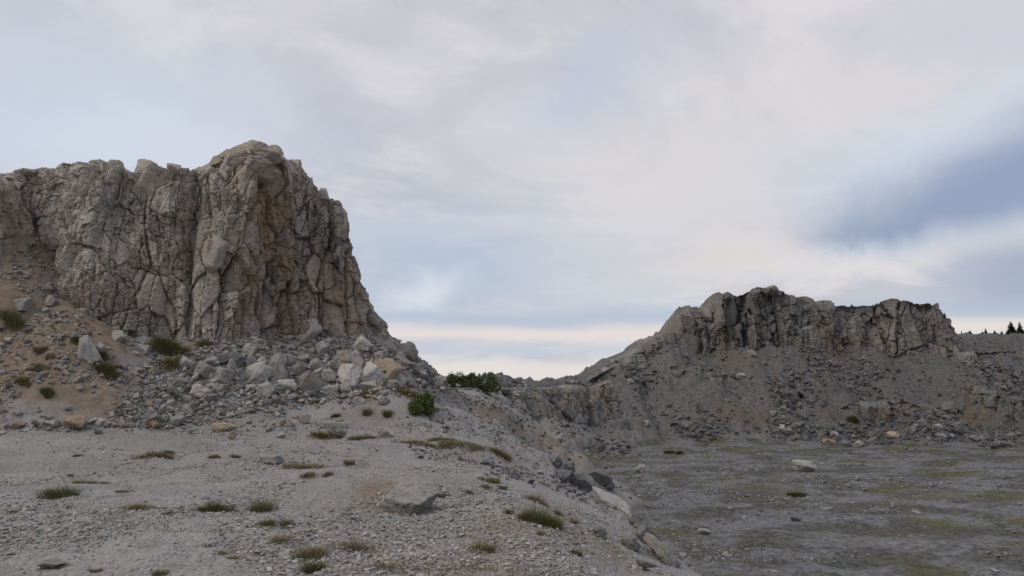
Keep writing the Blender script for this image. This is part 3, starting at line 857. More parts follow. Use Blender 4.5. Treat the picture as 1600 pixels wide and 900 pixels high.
def rock_shape(seed, sphere, nplanes=10, p=40.0, rough=0.05, jit=.38):
    r = np.random.default_rng(seed)
    n = r.normal(size=(nplanes, 3)); n /= np.linalg.norm(n, axis=1)[:, None]
    n = np.concatenate([n, np.array([[0, 0, 1], [0, 0, -1], [1, 0, 0], [-1, 0, 0], [0, -1, 0], [0, 1, 0]]) + r.normal(0, jit, (6, 3))]); n /= np.linalg.norm(n, axis=1)[:, None]
    h = np.concatenate([r.uniform(0.72, 1.05, nplanes), r.uniform(0.62, 0.9, 6)])
    v, f = sphere
    w_ = v + 0.05 * np.stack([fbm(seed + q, 3, v[:, 0] * 2.5 + q, v[:, 1] * 2.5, v[:, 2] * 2.5) for q in range(3)], 1)
    w_ /= np.linalg.norm(w_, axis=1)[:, None]
    dp = np.maximum(w_ @ n.T, 0) / h
    rad_ = 1.0 / (dp ** p).sum(1) ** (1 / p)
    q = v * rad_[:, None]
    rad_ = rad_ * (1 + rough * fbm(seed, 4, q[:, 0] * 2.8 + 9, q[:, 1] * 2.8, q[:, 2] * 2.8) + 0.4 * rough * fbm(seed + 5, 2, q[:, 0] * 11, q[:, 1] * 11, q[:, 2] * 11))
    c1, e1, _, _ = vor(seed + 9, q[:, 0] * 1.2 + q[:, 1] * .7 + 5, q[:, 2] * 1.5 + q[:, 1] * .5)
    rad_ = rad_ + 0.15 * (hsh(c1, seed=seed) - .5) - 0.05 * np.exp(-(e1 / .035) ** 2)
    q = v * rad_[:, None]
    q /= np.abs(q).max(0)                                # fill a 2 x 2 x 2 box
    return q, f


ROCKS = []
for k in range(16):
    q, f = rock_shape(500 + k, ICO3)
    ROCKS.append(make_mesh('boulder', q, f, True, dict(tint=np.full(len(q), .5), brown=np.full(len(q), .15))))
for k in range(4):                                       # slabs: flat, square-edged
    q, f = rock_shape(560 + k, ICO3, 3, 60.0, 0.035, .16)
    ROCKS.append(make_mesh('boulder', q, f, True, dict(tint=np.full(len(q), .5), brown=np.full(len(q), .15))))
ROCKS_BY = {}


def rock_mesh(k, mat):
    key = (k, mat.name)
    if key not in ROCKS_BY:
        me = ROCKS[k].copy(); me.materials.append(mat); ROCKS_BY[key] = me
    return ROCKS_BY[key]


def boulder(px, py, w, h, label, mat=None, var=0, tilt=(0, 0, 0), group=None, name='boulder', depth=0.85, at=None, parent=None, sink=0.2):
    """px, py: where its middle shows; w, h: its size in photo pixels"""
    mat = mat or M_BOULDER
    if at is None:
        b = hit(px, py + h * 0.42)
    else:
        b = P(px, py + h * 0.5, at + 0.35)
    D = math.hypot(b[0], b[1])
    wm, hm = w * b[1] / F_PX / 2, h * b[1] / F_PX / 2
    if at is None:
        hm *= 1 + sink
        loc = Vector((b[0], b[1] + wm * depth * 0.5, b[2] + hm * (1 - 2 * sink) + 0.02))
    else:
        loc = Vector((b[0], b[1], b[2] + hm))
    o = link(name, rock_mesh(var, mat), None, parent, label, 'boulder' if label else None, group)
    o.rotation_euler = tuple(math.radians(a) for a in tilt)
    o.scale = (wm, wm * depth, hm)
    o.location = loc - (parent.location if parent else Vector((0, 0, 0)))
    return o


# big blocks standing on or out of the near cliff: parts of it
for i, (px, py, w, h, at, tl) in enumerate([(230, 284, 48, 72, 31.7, (0, 4, 8)), (405, 244, 66, 36, 34.4, (0, 6, 10)), (374, 252, 48, 32, 34.0, (0, -22, 0)), (394, 262, 70, 34, 34.3, (0, 4, 50)),
                                            (461, 258, 20, 26, 36.0, (0, 8, 0)), (448, 264, 22, 28, 36.0, (0, -5, 30)),
                                            (334, 396, 36, 60, 32.9, (0, 3, 0)), (125, 268, 30, 20, 31.5, (0, 12, 0)), (44, 272, 34, 16, 33.4, (0, -8, 0)),
                                            (108, 314, 30, 34, 30.9, (0, 10, 20)), (80, 290, 26, 24, 32.2, (0, 15, 0)), (483, 292, 18, 32, 36.2, (0, 5, 10)),
                                            (150, 260, 28, 16, 31.7, (0, 5, 0)), (180, 264, 24, 13, 32.0, (0, -5, 0)), (505, 304, 20, 20, 36.9, (0, 12, 0)), (270, 262, 26, 18, 32.4, (0, 10, 0)), (330, 270, 24, 16, 32.9, (0, -6, 0)), (352, 266, 22, 18, 33.2, (0, 9, 0))]):
    for dy_ in (0, 0.5, 0.75, 1.0, 1.4):                # sit on, or half inside, the rock behind
        dp_ = surface_depth(SURF[near['label']], px, py + h * dy_, max(6, w * .3))
        if dp_:
            break
    at = (dp_ or at) + (0.26 * w * at / F_PX if dy_ < .6 else 0.2 * w * at / F_PX) - 0.35
    boulder(px, py + h * max(0, dy_ - .75), w * 1.15, h * 1.12, None, M_CLIFF, i % 16, tl, None, 'rock_block', 0.9, at, near)
for i, (px, py, w, h, at) in enumerate([(1074, 500, 24, 46, 128.8), (1090, 512, 20, 40, 129.1), (1136, 463, 24, 16, 130.4), (1205, 453, 26, 14, 130.5), (1180, 458, 18, 18, 130.6)]):
    boulder(px, py, w, h, None, M_FAR, i + 4, (0, (i * 7) % 11 - 5, i * 40), None, 'rock_block', 1.0, at, far)

NAMED = [
    (538, 566, 50, 36, 'large sloping grey boulder at the top of the boulder pile', None, 3, (0, 14, 0)),
    (478, 600, 42, 29, 'broad pale grey boulder at the front of the pile', None, 5, (0, 6, 20)),
    (544, 588, 36, 30, 'blocky pale boulder right below the large sloping one', M_BOULDER_WHITE, 7, (0, -8, 0)),
    (580, 589, 42, 32, 'angular pale boulder with dark hollow beside the blocky one', M_BOULDER_WHITE, 2, (0, 18, 30)),
    (511, 588, 27, 20, 'small square grey boulder between two pale boulders of the pile', None, 9, (0, 5, 0)),
    (489, 586, 20, 17, 'whitest small boulder in the pile', M_BOULDER_WHITE, 10, (0, 0, 40)),
    (538, 607, 28, 18, 'low pale boulder at the grassy foot of the pile', M_BOULDER_WHITE, 11, (0, 4, 0)),
    (512, 613, 28, 15, 'flat square stone lying at the grassy foot of the pile', None, 18, (8, 0, 0)),
    (400, 583, 38, 26, 'pale lumpy boulder above the rubble, next to a taller one', M_BOULDER_WHITE, 13, (0, -6, 0)),
    (430, 577, 30, 32, 'tall grey boulder next to the pale lumpy one', None, 14, (0, 6, 0)),
    (443, 603, 30, 19, 'pale boulder with dark lichen below the tall grey one', M_BOULDER_WHITE, 15, (0, 0, 15)),
    (347, 589, 28, 24, 'dark undercut boulder at the start of the boulder field', None, 0, (0, 0, 0)),
    (415, 610, 24, 17, 'square boulder half buried in rubble below the cliff', None, 1, (0, 5, 50)),
    (577, 604, 32, 17, 'long low boulder at the lower edge of the pile', None, 4, (0, -4, 0)),
    (600, 579, 42, 32, 'brownish ragged boulder on the shoulder of the rubble', M_BOULDER_TAN, 6, (0, 15, 0)),
    (523, 672, 44, 29, 'white topped block at the back edge of the gravel ledge', M_BOULDER_WHITE, 8, (0, 2, 10)),
    (600, 676, 33, 20, 'smooth white stone in the dry grass at the ledge back edge', M_BOULDER_WHITE, 3, (0, 10, 0)),
    (559, 628, 24, 14, 'light stone on top of the earth mound', M_BOULDER_WHITE, 5, (0, 0, 0)),
    (598, 628, 20, 11, 'small flat stone on the crest of the earth mound', None, 7, (0, 0, 0)),
    (475, 655, 21, 19, 'upright pale stone left of the white topped block', M_BOULDER_WHITE, 9, (0, 0, 0)),
    (439, 661, 17, 12, 'round tan stone in the rubble behind the ledge', M_BOULDER_TAN, 10, (0, 0, 0)),
    (439, 681, 20, 9, 'thin pale stone lying at the ledge back edge', M_BOULDER_WHITE, 11, (0, 5, 0)),
    (360, 683, 17, 11, 'orange tan cobble at the end of a low tan rock', M_BOULDER_TAN, 12, (0, 0, 0)),
    (345, 670, 46, 15, 'long low tan rock behind the gravel ledge', M_BOULDER_TAN, 13, (0, 4, 0)),
    (134, 549, 34, 47, 'tall white boulder standing alone on the brown earth slope', M_BOULDER_WHITE, 14, (0, -12, 20)),
    (109, 660, 45, 23, 'tan block sitting at the foot of the earth slope', M_BOULDER_TAN, 15, (0, 2, 0)),
    (77, 664, 26, 14, 'grey stone touching the tan block at the slope foot', None, 4, (0, 0, 0)),
    (25, 666, 20, 11, 'low tan stone at the foot of the earth slope near the frame edge', M_BOULDER_TAN, 2, (0, 0, 0)),
    (154, 661, 20, 12, 'pale stone just past the tan block', M_BOULDER_WHITE, 6, (0, 0, 0)),
    (318, 582, 34, 22, 'peaked grey boulder at the upper end of the rubble field', None, 0, (0, 16, 0)),
    (309, 616, 34, 21, 'wide pale boulder in the middle of the rubble field', M_BOULDER_WHITE, 1, (0, 6, 0)),
    (282, 600, 26, 15, 'flat topped boulder above the wide pale one', None, 2, (0, 0, 0)),
    (267, 616, 20, 16, 'bluish grey boulder among small rubble stones', M_BOULDER_DARK, 3, (0, 0, 0)),
    (222, 546, 26, 19, 'rounded boulder tucked against the cliff foot', None, 4, (0, 20, 0)),
    (182, 525, 24, 18, 'rounded boulder lodged where earth slope meets cliff', None, 6, (0, 30, 0)),
    (32, 475, 31, 20, 'pale slab high on the earth slope under the chute', M_BOULDER_WHITE, 16, (0, 5, 0)),
    (76, 472, 20, 17, 'round pale stone lowest of two beside the cliff pillar', M_BOULDER_WHITE, 7, (0, 0, 0)),
    (74, 452, 19, 12, 'flat stone uppermost of two beside the cliff pillar', None, 8, (0, 0, 0)),
    (230, 633, 16, 10, 'yellowish cobble on the lower earth slope', M_BOULDER_TAN, 9, (0, 0, 0)),
    (210, 654, 21, 14, 'white stone first in the row behind the ledge', M_BOULDER_WHITE, 10, (0, 0, 0)),
    (238, 654, 29, 16, 'broad grey stone second in the row behind the ledge', None, 11, (0, 0, 0)),
    (275, 656, 24, 12, 'low grey stone third in the row behind the ledge', None, 12, (0, 0, 0)),
    (292, 643, 18, 15, 'upright grey stone above the row behind the ledge', None, 14, (0, 0, 0)),
    (310, 526, 20, 15, 'white stone below the cliff above the orange earth patch', M_BOULDER_WHITE, 13, (0, 0, 0)),
    (477, 516, 34, 34, 'weathered slab leaning against the foot of the stained wall', M_CLIFF, 6, (0, 30, 0)),
    (632, 790, 84, 34, 'large buried slab in the middle of the gravel ledge', M_BOULDER_WHITE, 19, (16, 14, -20)),
    (690, 774, 28, 9, 'thin white flake of rock lying beside the buried slab', M_BOULDER_WHITE, 12, (0, 6, 20)),
    (420, 720, 46, 12, 'long flat white rock poking out of the ledge by yellow grass', M_BOULDER_WHITE, 17, (0, 4, 0)),
    (76, 887, 42, 9, 'flat white rock flush with the gravel in the front corner', M_BOULDER_WHITE, 2, (0, 0, 0)),
    (962, 796, 76, 22, 'big pale slab tilted over the edge of the ledge', M_BOULDER_WHITE, 16, (14, 30, 12)),
    (1040, 872, 70, 20, 'long slab standing on edge at the lowest corner of the ledge', None, 17, (10, 50, 15)),
    (1012, 842, 40, 22, 'narrow slab tilted below the big pale slab', None, 18, (8, 46, 20)),
    (985, 852, 40, 18, 'rough rock half buried in the ledge slope', None, 12, (-15, 40, 0)),
    (940, 836, 30, 16, 'broken rock step under the big pale slab', None, 14, (0, 34, 0)),
    (1005, 885, 36, 18, 'rock poking from the ledge slope at the front', None, 10, (0, 40, 30)),
    (785, 762, 22, 7, 'flat pale stone by the olive tuft on the gravel', M_BOULDER_WHITE, 4, (0, 0, 0)),
    (732, 769, 18, 7, 'small pale stone on the gravel near the ledge edge', M_BOULDER_WHITE, 8, (0, 0, 0)),
    (1005, 734, 24, 14, 'lone pale boulder on the near part of the quarry floor', M_BOULDER, 14, (0, 6, 0)),
    (1257, 729, 42, 19, 'pale boulder alone in the middle of the quarry floor', M_BOULDER, 15, (0, 4, 0)),
    (1098, 831, 26, 9, 'flat grey rock on the quarry floor close to the ledge', M_BOULDER, 3, (0, 0, 0)),
    (1243, 811, 18, 9, 'small mossy boulder near the quarry floor centre', M_BOULDER_DARK, 4, (0, 0, 0)),
    (1295, 691, 30, 9, 'low tan rock at the far edge of the quarry floor', M_BOULDER_TAN, 5, (0, 0, 0)),
    (1398, 680, 22, 9, 'tan rock at the hillside foot between two rubble heaps', M_BOULDER_TAN, 7, (0, 0, 0)),
    (1240, 622, 26, 30, 'pale rock outcrop halfway down the far hillside', M_FAR, 8, (0, 5, 0)),
    (1175, 552, 20, 12, 'pale block resting below the dark cleft of the distant crag', M_BOULDER, 9, (0, 10, 0)),
    (1488, 640, 30, 22, 'big grey block in the heap at the hillside foot', M_BOULDER_DARK, 1, (0, 8, 0)),
]
for px, py, w, h, lb, mt, vr, tl in NAMED:
    if 230 < px < 640 and py < 625:
        w, h = w * 1.18, h * 1.22
    boulder(px, py, w, h, lb, mt, vr, tl)

# dark rocks at the foot of the ledge edge
for i, (px, py, w, h) in enumerate([(905, 752, 50, 30), (934, 748, 40, 26), (890, 735, 30, 22), (950, 762, 24, 16), (868, 722, 26, 20), (880, 745, 30, 22)]):
    boulder(px, py, w, h, ['widest dark boulder under the ledge edge', 'second dark boulder under the ledge edge, towards the floor', 'dark boulder above the widest one under the ledge edge',
                           'smallest dark boulder under the ledge edge', 'dark boulder uppermost in the heap under the ledge edge', 'dark boulder half hidden by the ledge edge'][i], M_BOULDER_DARK, i + 3, (0, 12 - 5 * i, 30 * i), depth=1.0)

# many alike boulders in the scree, each its own thing
def scatter_boulders(n, pxr, pyr, wr, label, group, mats, seed, ok=None, zones=None):
    r = np.random.default_rng(seed)
    k = 0; tries = 0
    while k < n and tries < n * 6:
        tries += 1
        px, py = r.uniform(*pxr), r.uniform(*pyr)
        if ok and not ok(px, py, r):
            continue
        w = wr[0] * (wr[1] / wr[0]) ** (r.random() ** 1.7)
        mt = mats[int(r.integers(len(mats)))]
        lb = label
        if '{' in label:
            tone = {'boulder_limestone': 'grey', 'pale_limestone': 'pale', 'dark_limestone': 'dark', 'tan_limestone': 'tan'}[mt.name]
            size_ = 'small' if w < wr[0] * 1.35 else ('large' if w > wr[1] * .72 else 'middling')
            zone = next(z_ for lim, z_ in zones if px < lim)
            lb = label.format(size=size_, tone=tone, zone=zone)
        boulder(px, py, w, w * r.uniform(.5, .85), lb, mt, int(r.integers(16)), (r.uniform(-20, 20), r.uniform(-25, 25), r.uniform(-40, 40)), group, depth=r.uniform(.7, 1.1), sink=r.uniform(.06, .26))
        k += 1


def lin(px, pts):
    return float(np.interp(px, [p[0] for p in pts], [p[1] for p in pts]))


UP = [(230, 590), (300, 560), (360, 545), (450, 525), (600, 530), (690, 590)]
LO = [(230, 665), (330, 655), (420, 630), (600, 612), (690, 608)]
scatter_boulders(105, (230, 690), (520, 665), (13, 36), '{size} {tone} boulder in the scree {zone}', 'scree boulders below the near cliff',
                 [M_BOULDER, M_BOULDER, M_BOULDER, M_BOULDER_WHITE, M_BOULDER_DARK], 71, lambda a, b, r: lin(a, UP) < b < lin(a, LO),
                 [(310, 'between the earth slope and the peaked boulder'), (390, 'below the middle of the near cliff'), (460, 'below the start of the stained wall'), (530, 'beside the pale boulders of the pile'), (600, 'under the stained cliff end'), (700, 'at the foot of the rubble shoulder')])
scatter_boulders(30, (590, 690), (500, 600), (16, 38), '{size} {tone} jagged boulder on the rubble shoulder {zone}', 'boulders on the rubble shoulder', [M_BOULDER, M_BOULDER, M_BOULDER_DARK], 72,
                 lambda a, b, r: b > lin(a, [(590, 510), (605, 520), (640, 550), (690, 590)]), [(625, 'against the cliff end'), (658, 'halfway down'), (700, 'next to the round bush')])
scatter_boulders(14, (0, 230), (560, 668), (9, 15), '{size} {tone} stone lying on the brown earth slope {zone}', 'stones on the earth slope', [M_BOULDER, M_BOULDER_WHITE], 73, lambda a, b, r: b > 600 or a > 120, [(70, 'near the frame edge'), (125, 'below the brown tufts'), (175, 'below the tall white boulder'), (240, 'beside the rubble field')])
scatter_boulders(12, (100, 480), (652, 676), (9, 16), '{size} {tone} stone in the rubble line behind the ledge {zone}', 'stones behind the ledge', [M_BOULDER, M_BOULDER_WHITE, M_BOULDER_TAN], 74, None, [(190, 'near the tan block'), (290, 'along the row of stones'), (390, 'by the long low tan rock'), (490, 'before the white topped block')])
for cx, cy, rx, ry, n, lb, gp in [(952, 702, 22, 10, 8, '{size} {tone} boulder in the heap where the brown bank meets the floor', 'heap at the brown bank foot'),
                                  (1330, 686, 36, 9, 10, '{size} {tone} boulder in the middle rubble heap at the hillside foot', 'middle heap at the hillside foot'),
                                  (1462, 672, 40, 16, 14, '{size} {tone} boulder in the big rubble heap at the hillside foot', 'big heap at the hillside foot'),
                                  (1565, 688, 40, 7, 8, '{size} {tone} boulder in the low row at the far end of the floor', 'row at the far end of the floor'),
                                  (1240, 668, 30, 9, 6, '{size} {tone} boulder in the small dark heap under the tan gully', 'small dark heap under the tan gully')]:
    scatter_boulders(n, (cx - rx, cx + rx), (cy - ry, cy + ry), (8, 20), lb, gp, [M_BOULDER_DARK, M_BOULDER, M_BOULDER_DARK], int(cx), None, [(9999, '')])
scatter_boulders(26, (950, 1598), (550, 672), (8, 18), '{size} {tone} block on the dark hillside {zone}', 'blocks on the dark hillside', [M_BOULDER_DARK, M_BOULDER_DARK, M_BOULDER], 76,
                 lambda a, b, r: b > lin(a, [(950, 590), (1060, 555), (1500, 555), (1600, 560)]), [(1060, 'below the shoulder crest'), (1170, 'below the crag pillar'), (1290, 'below the crag summit'), (1400, 'below the middle of the crag'), (1500, 'below the blunt crag end'), (1600, 'under the ridge firs')])
scatter_boulders(12, (930, 1065), (520, 590), (8, 18), '{size} {tone} block sticking up along the hillside shoulder crest {zone}', 'blocks on the shoulder crest', [M_BOULDER_DARK, M_BOULDER], 77,
                 lambda a, b, r: abs(b - lin(a, [(920, 592), (980, 552), (1020, 528), (1065, 520)])) < 8, [(965, 'at its low end'), (1015, 'halfway up'), (1070, 'next to the crag')])
scatter_boulders(8, (700, 930), (596, 606), (6, 13), '{size} {tone} stone on the saddle rim {zone}', 'stones on the saddle rim', [M_BOULDER, M_BOULDER_DARK], 78, None, [(780, 'beside the wide bush'), (860, 'in the middle of the gap'), (940, 'where the hillside starts to rise')])

# ------------------------------------------------------------------ small stones (nobody could count them)
def hulls(n, pts, seed):
    r = np.random.default_rng(seed)
    out = []
    for k in range(n):
        bm = bmesh.new()
        for p in r.normal(size=(pts, 3)):
            p = p / np.linalg.norm(p) * r.uniform(.75, 1)
            bm.verts.new(p * np.array([1, r.uniform(.6, .9), r.uniform(.4, .7)]))
        res = bmesh.ops.convex_hull(bm, input=bm.verts)
        bmesh.ops.delete(bm, geom=[e for e in res['geom_interior'] if isinstance(e, bmesh.types.BMVert)], context='VERTS')
        bmesh.ops.triangulate(bm, faces=bm.faces)
        bm.verts.index_update()
        out.append((np.array([v.co[:] for v in bm.verts]), np.array([[v.index for v in f.verts] for f in bm.faces])))
        bm.free()
    return out


HULLS = hulls(16, 11, 5)


def stones(name, pts, size, mat, label, cat, seed, lift=0.25, flat=1.0):
    r = np.random.default_rng(seed)
    n = len(pts)
    Vs, Fs, T_, W_ = [], [], [], []
    base = 0
    which = r.integers(len(HULLS), size=n)
    e = r.uniform(-1, 1, (n, 3)) * np.array([.5, .5, math.pi])
    cx, sx, cy, sy, cz, sz = np.cos(e[:, 0]), np.sin(e[:, 0]), np.cos(e[:, 1]), np.sin(e[:, 1]), np.cos(e[:, 2]), np.sin(e[:, 2])
    M = np.empty((n, 3, 3))
    M[:, 0, 0] = cz * cy; M[:, 0, 1] = cz * sy * sx - sz * cx; M[:, 0, 2] = cz * sy * cx + sz * sx
    M[:, 1, 0] = sz * cy; M[:, 1, 1] = sz * sy * sx + cz * cx; M[:, 1, 2] = sz * sy * cx - cz * sx
    M[:, 2, 0] = -sy; M[:, 2, 1] = cy * sx; M[:, 2, 2] = cy * cx
    tint, warm = r.random(n), r.random(n)
    for k, (hv, hf) in enumerate(HULLS):
        ids = np.nonzero(which == k)[0]
        if not len(ids):
            continue
        v = np.einsum('nij,vj->nvi', M[ids], hv) * size[ids][:, None, None]
        v[..., 2] *= flat
        v += pts[ids][:, None, :]
        v[..., 2] += (size[ids] * lift)[:, None]
        nv_ = len(hv)
        f = hf[None] + (np.arange(len(ids)) * nv_)[:, None, None] + base
        Vs.append(v.reshape(-1, 3)); Fs.append(f.reshape(-1, 3))
        T_.append(np.repeat(tint[ids], nv_)); W_.append(np.repeat(warm[ids], nv_))
        base += nv_ * len(ids)
    me = make_mesh(name, np.concatenate(Vs), np.concatenate(Fs), False, dict(tint=np.concatenate(T_), warm=np.concatenate(W_)))
    return link(name, me, mat, None, label, cat, None, 'stuff')


def polar(n, r0, r1, a0, a1, seed, inv=True):
    r = np.random.default_rng(seed)
    rr = 1 / r.uniform(1 / r1, 1 / r0, n) if inv else r.uniform(r0, r1, n)
    aa = np.radians(r.uniform(a0, a1, n))
    return rr * np.sin(aa), rr * np.cos(aa)


x, y = polar(84000, 5.2, 31, -40, 22, 81)
z, inf = ground_z(x, y, True)
front = sstep(y, 12.5, 8.0) * 0.45
dens = sstep(fbm(91, 4, x / 1.3, y / 2.2) + front, -0.15, 0.55)
ok = (inf['s'] > 1.0) & (RNG.random(len(x)) < 0.13 + 0.87 * dens)
dens_k = dens[ok]
x, y, z = x[ok], y[ok], z[ok]
d_ = np.hypot(x, y)
sz = np.exp(RNG.normal(math.log(0.0135), 0.5, len(x))) * np.clip(0.75 + d_ / 26, .9, 1.7) * (0.75 + 0.5 * dens_k)
stones('gravel', np.stack([x, y, z], 1), np.clip(sz, .006, .06), M_GRAVEL, 'loose pale gravel and stone chips covering the ledge', 'gravel', 82, flat=.8)

x, y = polar(60000, 22, 48, -40, 2, 83, False)
z, inf = ground_z(x, y, True)
px_ = 800 + F_PX * x / y
dens = sstep(fbm(92, 3, x / 1.2, y / 1.2), -0.5, 0.4) * (0.72 + 0.28 * sstep(px_, 150, 300))
fieldw = np.maximum(sstep(inf['tmask'], 0.0, 0.3), 0.6 * sstep(y, 23.5, 28)); fieldw = np.maximum(fieldw, 0.6 * inf['wall'])
ok = (inf['s'] > .5) & (RNG.random(len(x)) < dens * fieldw)
x, y, z = x[ok], y[ok], z[ok]
sz = np.exp(RNG.normal(math.log(0.068), 0.6, len(x))) * (0.55 + 0.45 * sstep(inf['tmask'][ok], 0.0, 0.5))
stones('rubble', np.stack([x, y, z], 1), np.clip(sz, .025, .3), M_RUBBLE, 'small grey rubble filling the scree below the near cliff', 'rubble', 84, lift=.15)

r3 = np.random.default_rng(285)
pp, ss_ = [], []
for k in range(3000):
    px, py = r3.uniform(190, 700), r3.uniform(505, 668)
    top = lin(px, [(190, 600), (230, 575), (300, 545), (400, 525), (600, 515), (700, 592)]); low = lin(px, [(190, 668), (330, 662), (430, 640), (600, 618), (700, 612)])
    if not top < py < low:
        continue
    h_ = hit(px, py)
    if h_[1] > 60:
        continue
    for q in range(3):
        xx, yy = h_[0] + r3.normal(0, .25), h_[1] + r3.normal(0, .25)
        pp.append((xx, yy, float(gz_at(xx, yy)))); ss_.append((.075 if px < 380 else .10) * math.exp(r3.normal(0, .55)))
stones('rubble', np.array(pp), np.clip(np.array(ss_), .03, .27), M_RUBBLE, 'blocky grey rubble packed between the boulders of the scree', 'rubble', 287, lift=.3)
x, y = polar(22000, 14, 112, -8, 24, 85, False)
z, inf = ground_z(x, y, True)
dens = sstep(fbm(93, 3, x / 5, y / 3), -0.35, 0.45)
ok = (inf['s'] > 0.0) & (inf['wall'] > .1) & (RNG.random(len(x)) < dens)
x, y, z = x[ok], y[ok], z[ok]
sz = np.exp(RNG.normal(math.log(0.24), 0.5, len(x))) * np.clip(y / 115, .28, 1.1)
r2 = np.random.default_rng(185)
x2, y2 = r2.uniform(8, 112, 30000), r2.uniform(103, 140, 30000)
z2, inf2 = ground_z(x2, y2, True)
d2_ = sstep(fbm(193, 4, x2 / 5, y2 / 9), -0.05, 0.6)
ok = (inf2['wall'] > .2) & (r2.random(len(x2)) < 0.32 + .68 * d2_) & (np.abs(x2 / y2) < .72)
x2, y2, z2 = x2[ok], y2[ok], z2[ok]
s2 = np.exp(r2.normal(math.log(0.22), 0.62, len(x2))) * (0.75 + 0.6 * d2_[ok])
x, y, z, sz = np.concatenate([x, x2]), np.concatenate([y, y2]), np.concatenate([z, z2]), np.concatenate([sz, s2])
# heaps at the foot of the slopes
for cx, cy, rx, ry, n in [(952, 702, 26, 12, 160), (1330, 686, 42, 11, 300), (1462, 672, 46, 18, 420), (1565, 688, 44, 8, 220), (1240, 668, 34, 11, 160), (1090, 672, 40, 8, 120)]:
    for k in range(0, n, 2):
        h_ = hit(r2.normal(cx, rx * .6), r2.normal(cy, ry * .6))
        for q in range(2):
            xx, yy = h_[0] + r2.normal(0, .7), h_[1] + r2.normal(0, .7)
            x = np.append(x, xx); y = np.append(y, yy); z = np.append(z, float(gz_at(xx, yy))); sz = np.append(sz, .42 * math.exp(r2.normal(0, .4)))
stones('rubble', np.stack([x, y, z], 1), np.clip(sz, .05, .9), M_FARSTONE, 'dark broken stone strewn over the quarry walls and hillside', 'rubble', 86, lift=.1)

x, y = polar(34000, 30, 112, 2, 40, 87)
z, inf = ground_z(x, y, True)
ok = (inf['s'] < 0) & (fbm(94, 4, x / 5, y / 3.5) > -0.05)
x, y, z = x[ok], y[ok], z[ok]
sz = np.exp(RNG.normal(math.log(0.075), 0.65, len(x))) * np.clip(y / 60, .7, 1.4)
stones('stones', np.stack([x, y, z], 1), np.clip(sz, .03, .35), M_FLOORSTONE, 'scattered grey stones strewn over the quarry floor', 'stones', 88, lift=.1, flat=.6)


# ------------------------------------------------------------------ plants
def blades(n, rx, ry, h, seed, width=0.006, spread=0.7, seg=2):
    r = np.random.default_rng(seed)
    a = r.uniform(0, 2 * math.pi, n); q = np.sqrt(r.random(n))
    bx, by = q * np.cos(a) * rx, q * np.sin(a) * ry
    hh = h * r.uniform(.45, 1.1, n) * (1 - .45 * q ** 2)
    la = a + r.normal(0, .9, n)
    lean = spread * hh * r.uniform(.2, 1, n) * (0.4 + q)
    wa = r.uniform(0, 2 * math.pi, n)
    V = []
    for t, wf in ((0, 1.0), (.55, .8), (1, .12)):
        cx, cy, cz = bx + np.cos(la) * lean * t ** 1.8, by + np.sin(la) * lean * t ** 1.8, hh * t * (1 - .18 * t) - .015 * (t == 0)
        for sgn in (-1, 1):
            V.append(np.stack([cx + sgn * np.cos(wa) * width * wf / 2, cy + sgn * np.sin(wa) * width * wf / 2, cz], 1))
    V = np.stack(V, 1).reshape(-1, 3)
    b = (np.arange(n) * 6)[:, None, None]
    Fq = (b + np.array([[0, 1, 3, 2], [2, 3, 5, 4]])[None]).reshape(-1, 4)
    return V, Fq, np.repeat(r.random(n), 6)


def tuft(px, py, w, h, label, mat, seed, cat='grass', name='grass_tuft', dens=1.0):
    b = hit(px, py + h * .45)
    D = b[1]
    rx, hm = w * D / F_PX / 1.75, h * D / F_PX
    hm = max(hm * 1.35, .07)
    ry = min(rx, max(rx * .6, .12))
    nb = int(min(2200, max(110, 1500 * dens * rx * 2)))
    r = np.random.default_rng(seed + 77)
    nc = int(np.clip(rx / 0.045, 3, 14))
    Vs, Fs, Ts, k0 = [], [], [], 0
    for q in range(nc):
        an, qq = r.uniform(0, 2 * math.pi), math.sqrt(r.random()) * (0.0 if q == 0 else .85)
        cr = rx * r.uniform(.2, .62) * (1.0 if nc > 4 else 1.4)
        v_, f_, t_ = blades(max(25, nb // nc), cr, min(cr, ry), hm * r.uniform(.4, 1.05) * (1 - .4 * qq), seed + q, width=0.0052 * max(1, D / 9), spread=1.5)
        v_[:, 0] += math.cos(an) * qq * rx; v_[:, 1] += math.sin(an) * qq * ry
        Vs.append(v_); Fs.append(f_ + k0); Ts.append(np.clip(t_ * .7 + r.uniform(-.15, .45), 0, 1)); k0 += len(v_)
    V, Fq, t = np.concatenate(Vs), np.concatenate(Fs), np.concatenate(Ts)
    # follow the ground under the tuft
    V[:, 2] += np.repeat(gz_at(b[0] + V[0::6, 0], b[1] + ry * .4 + V[0::6, 1]) - b[2], 6)
    o = link(name, make_mesh(name, V, Fq, True, dict(tint=t)), mat, None, label, cat)
    o.location = (b[0], b[1] + ry * .4, b[2])
    return o


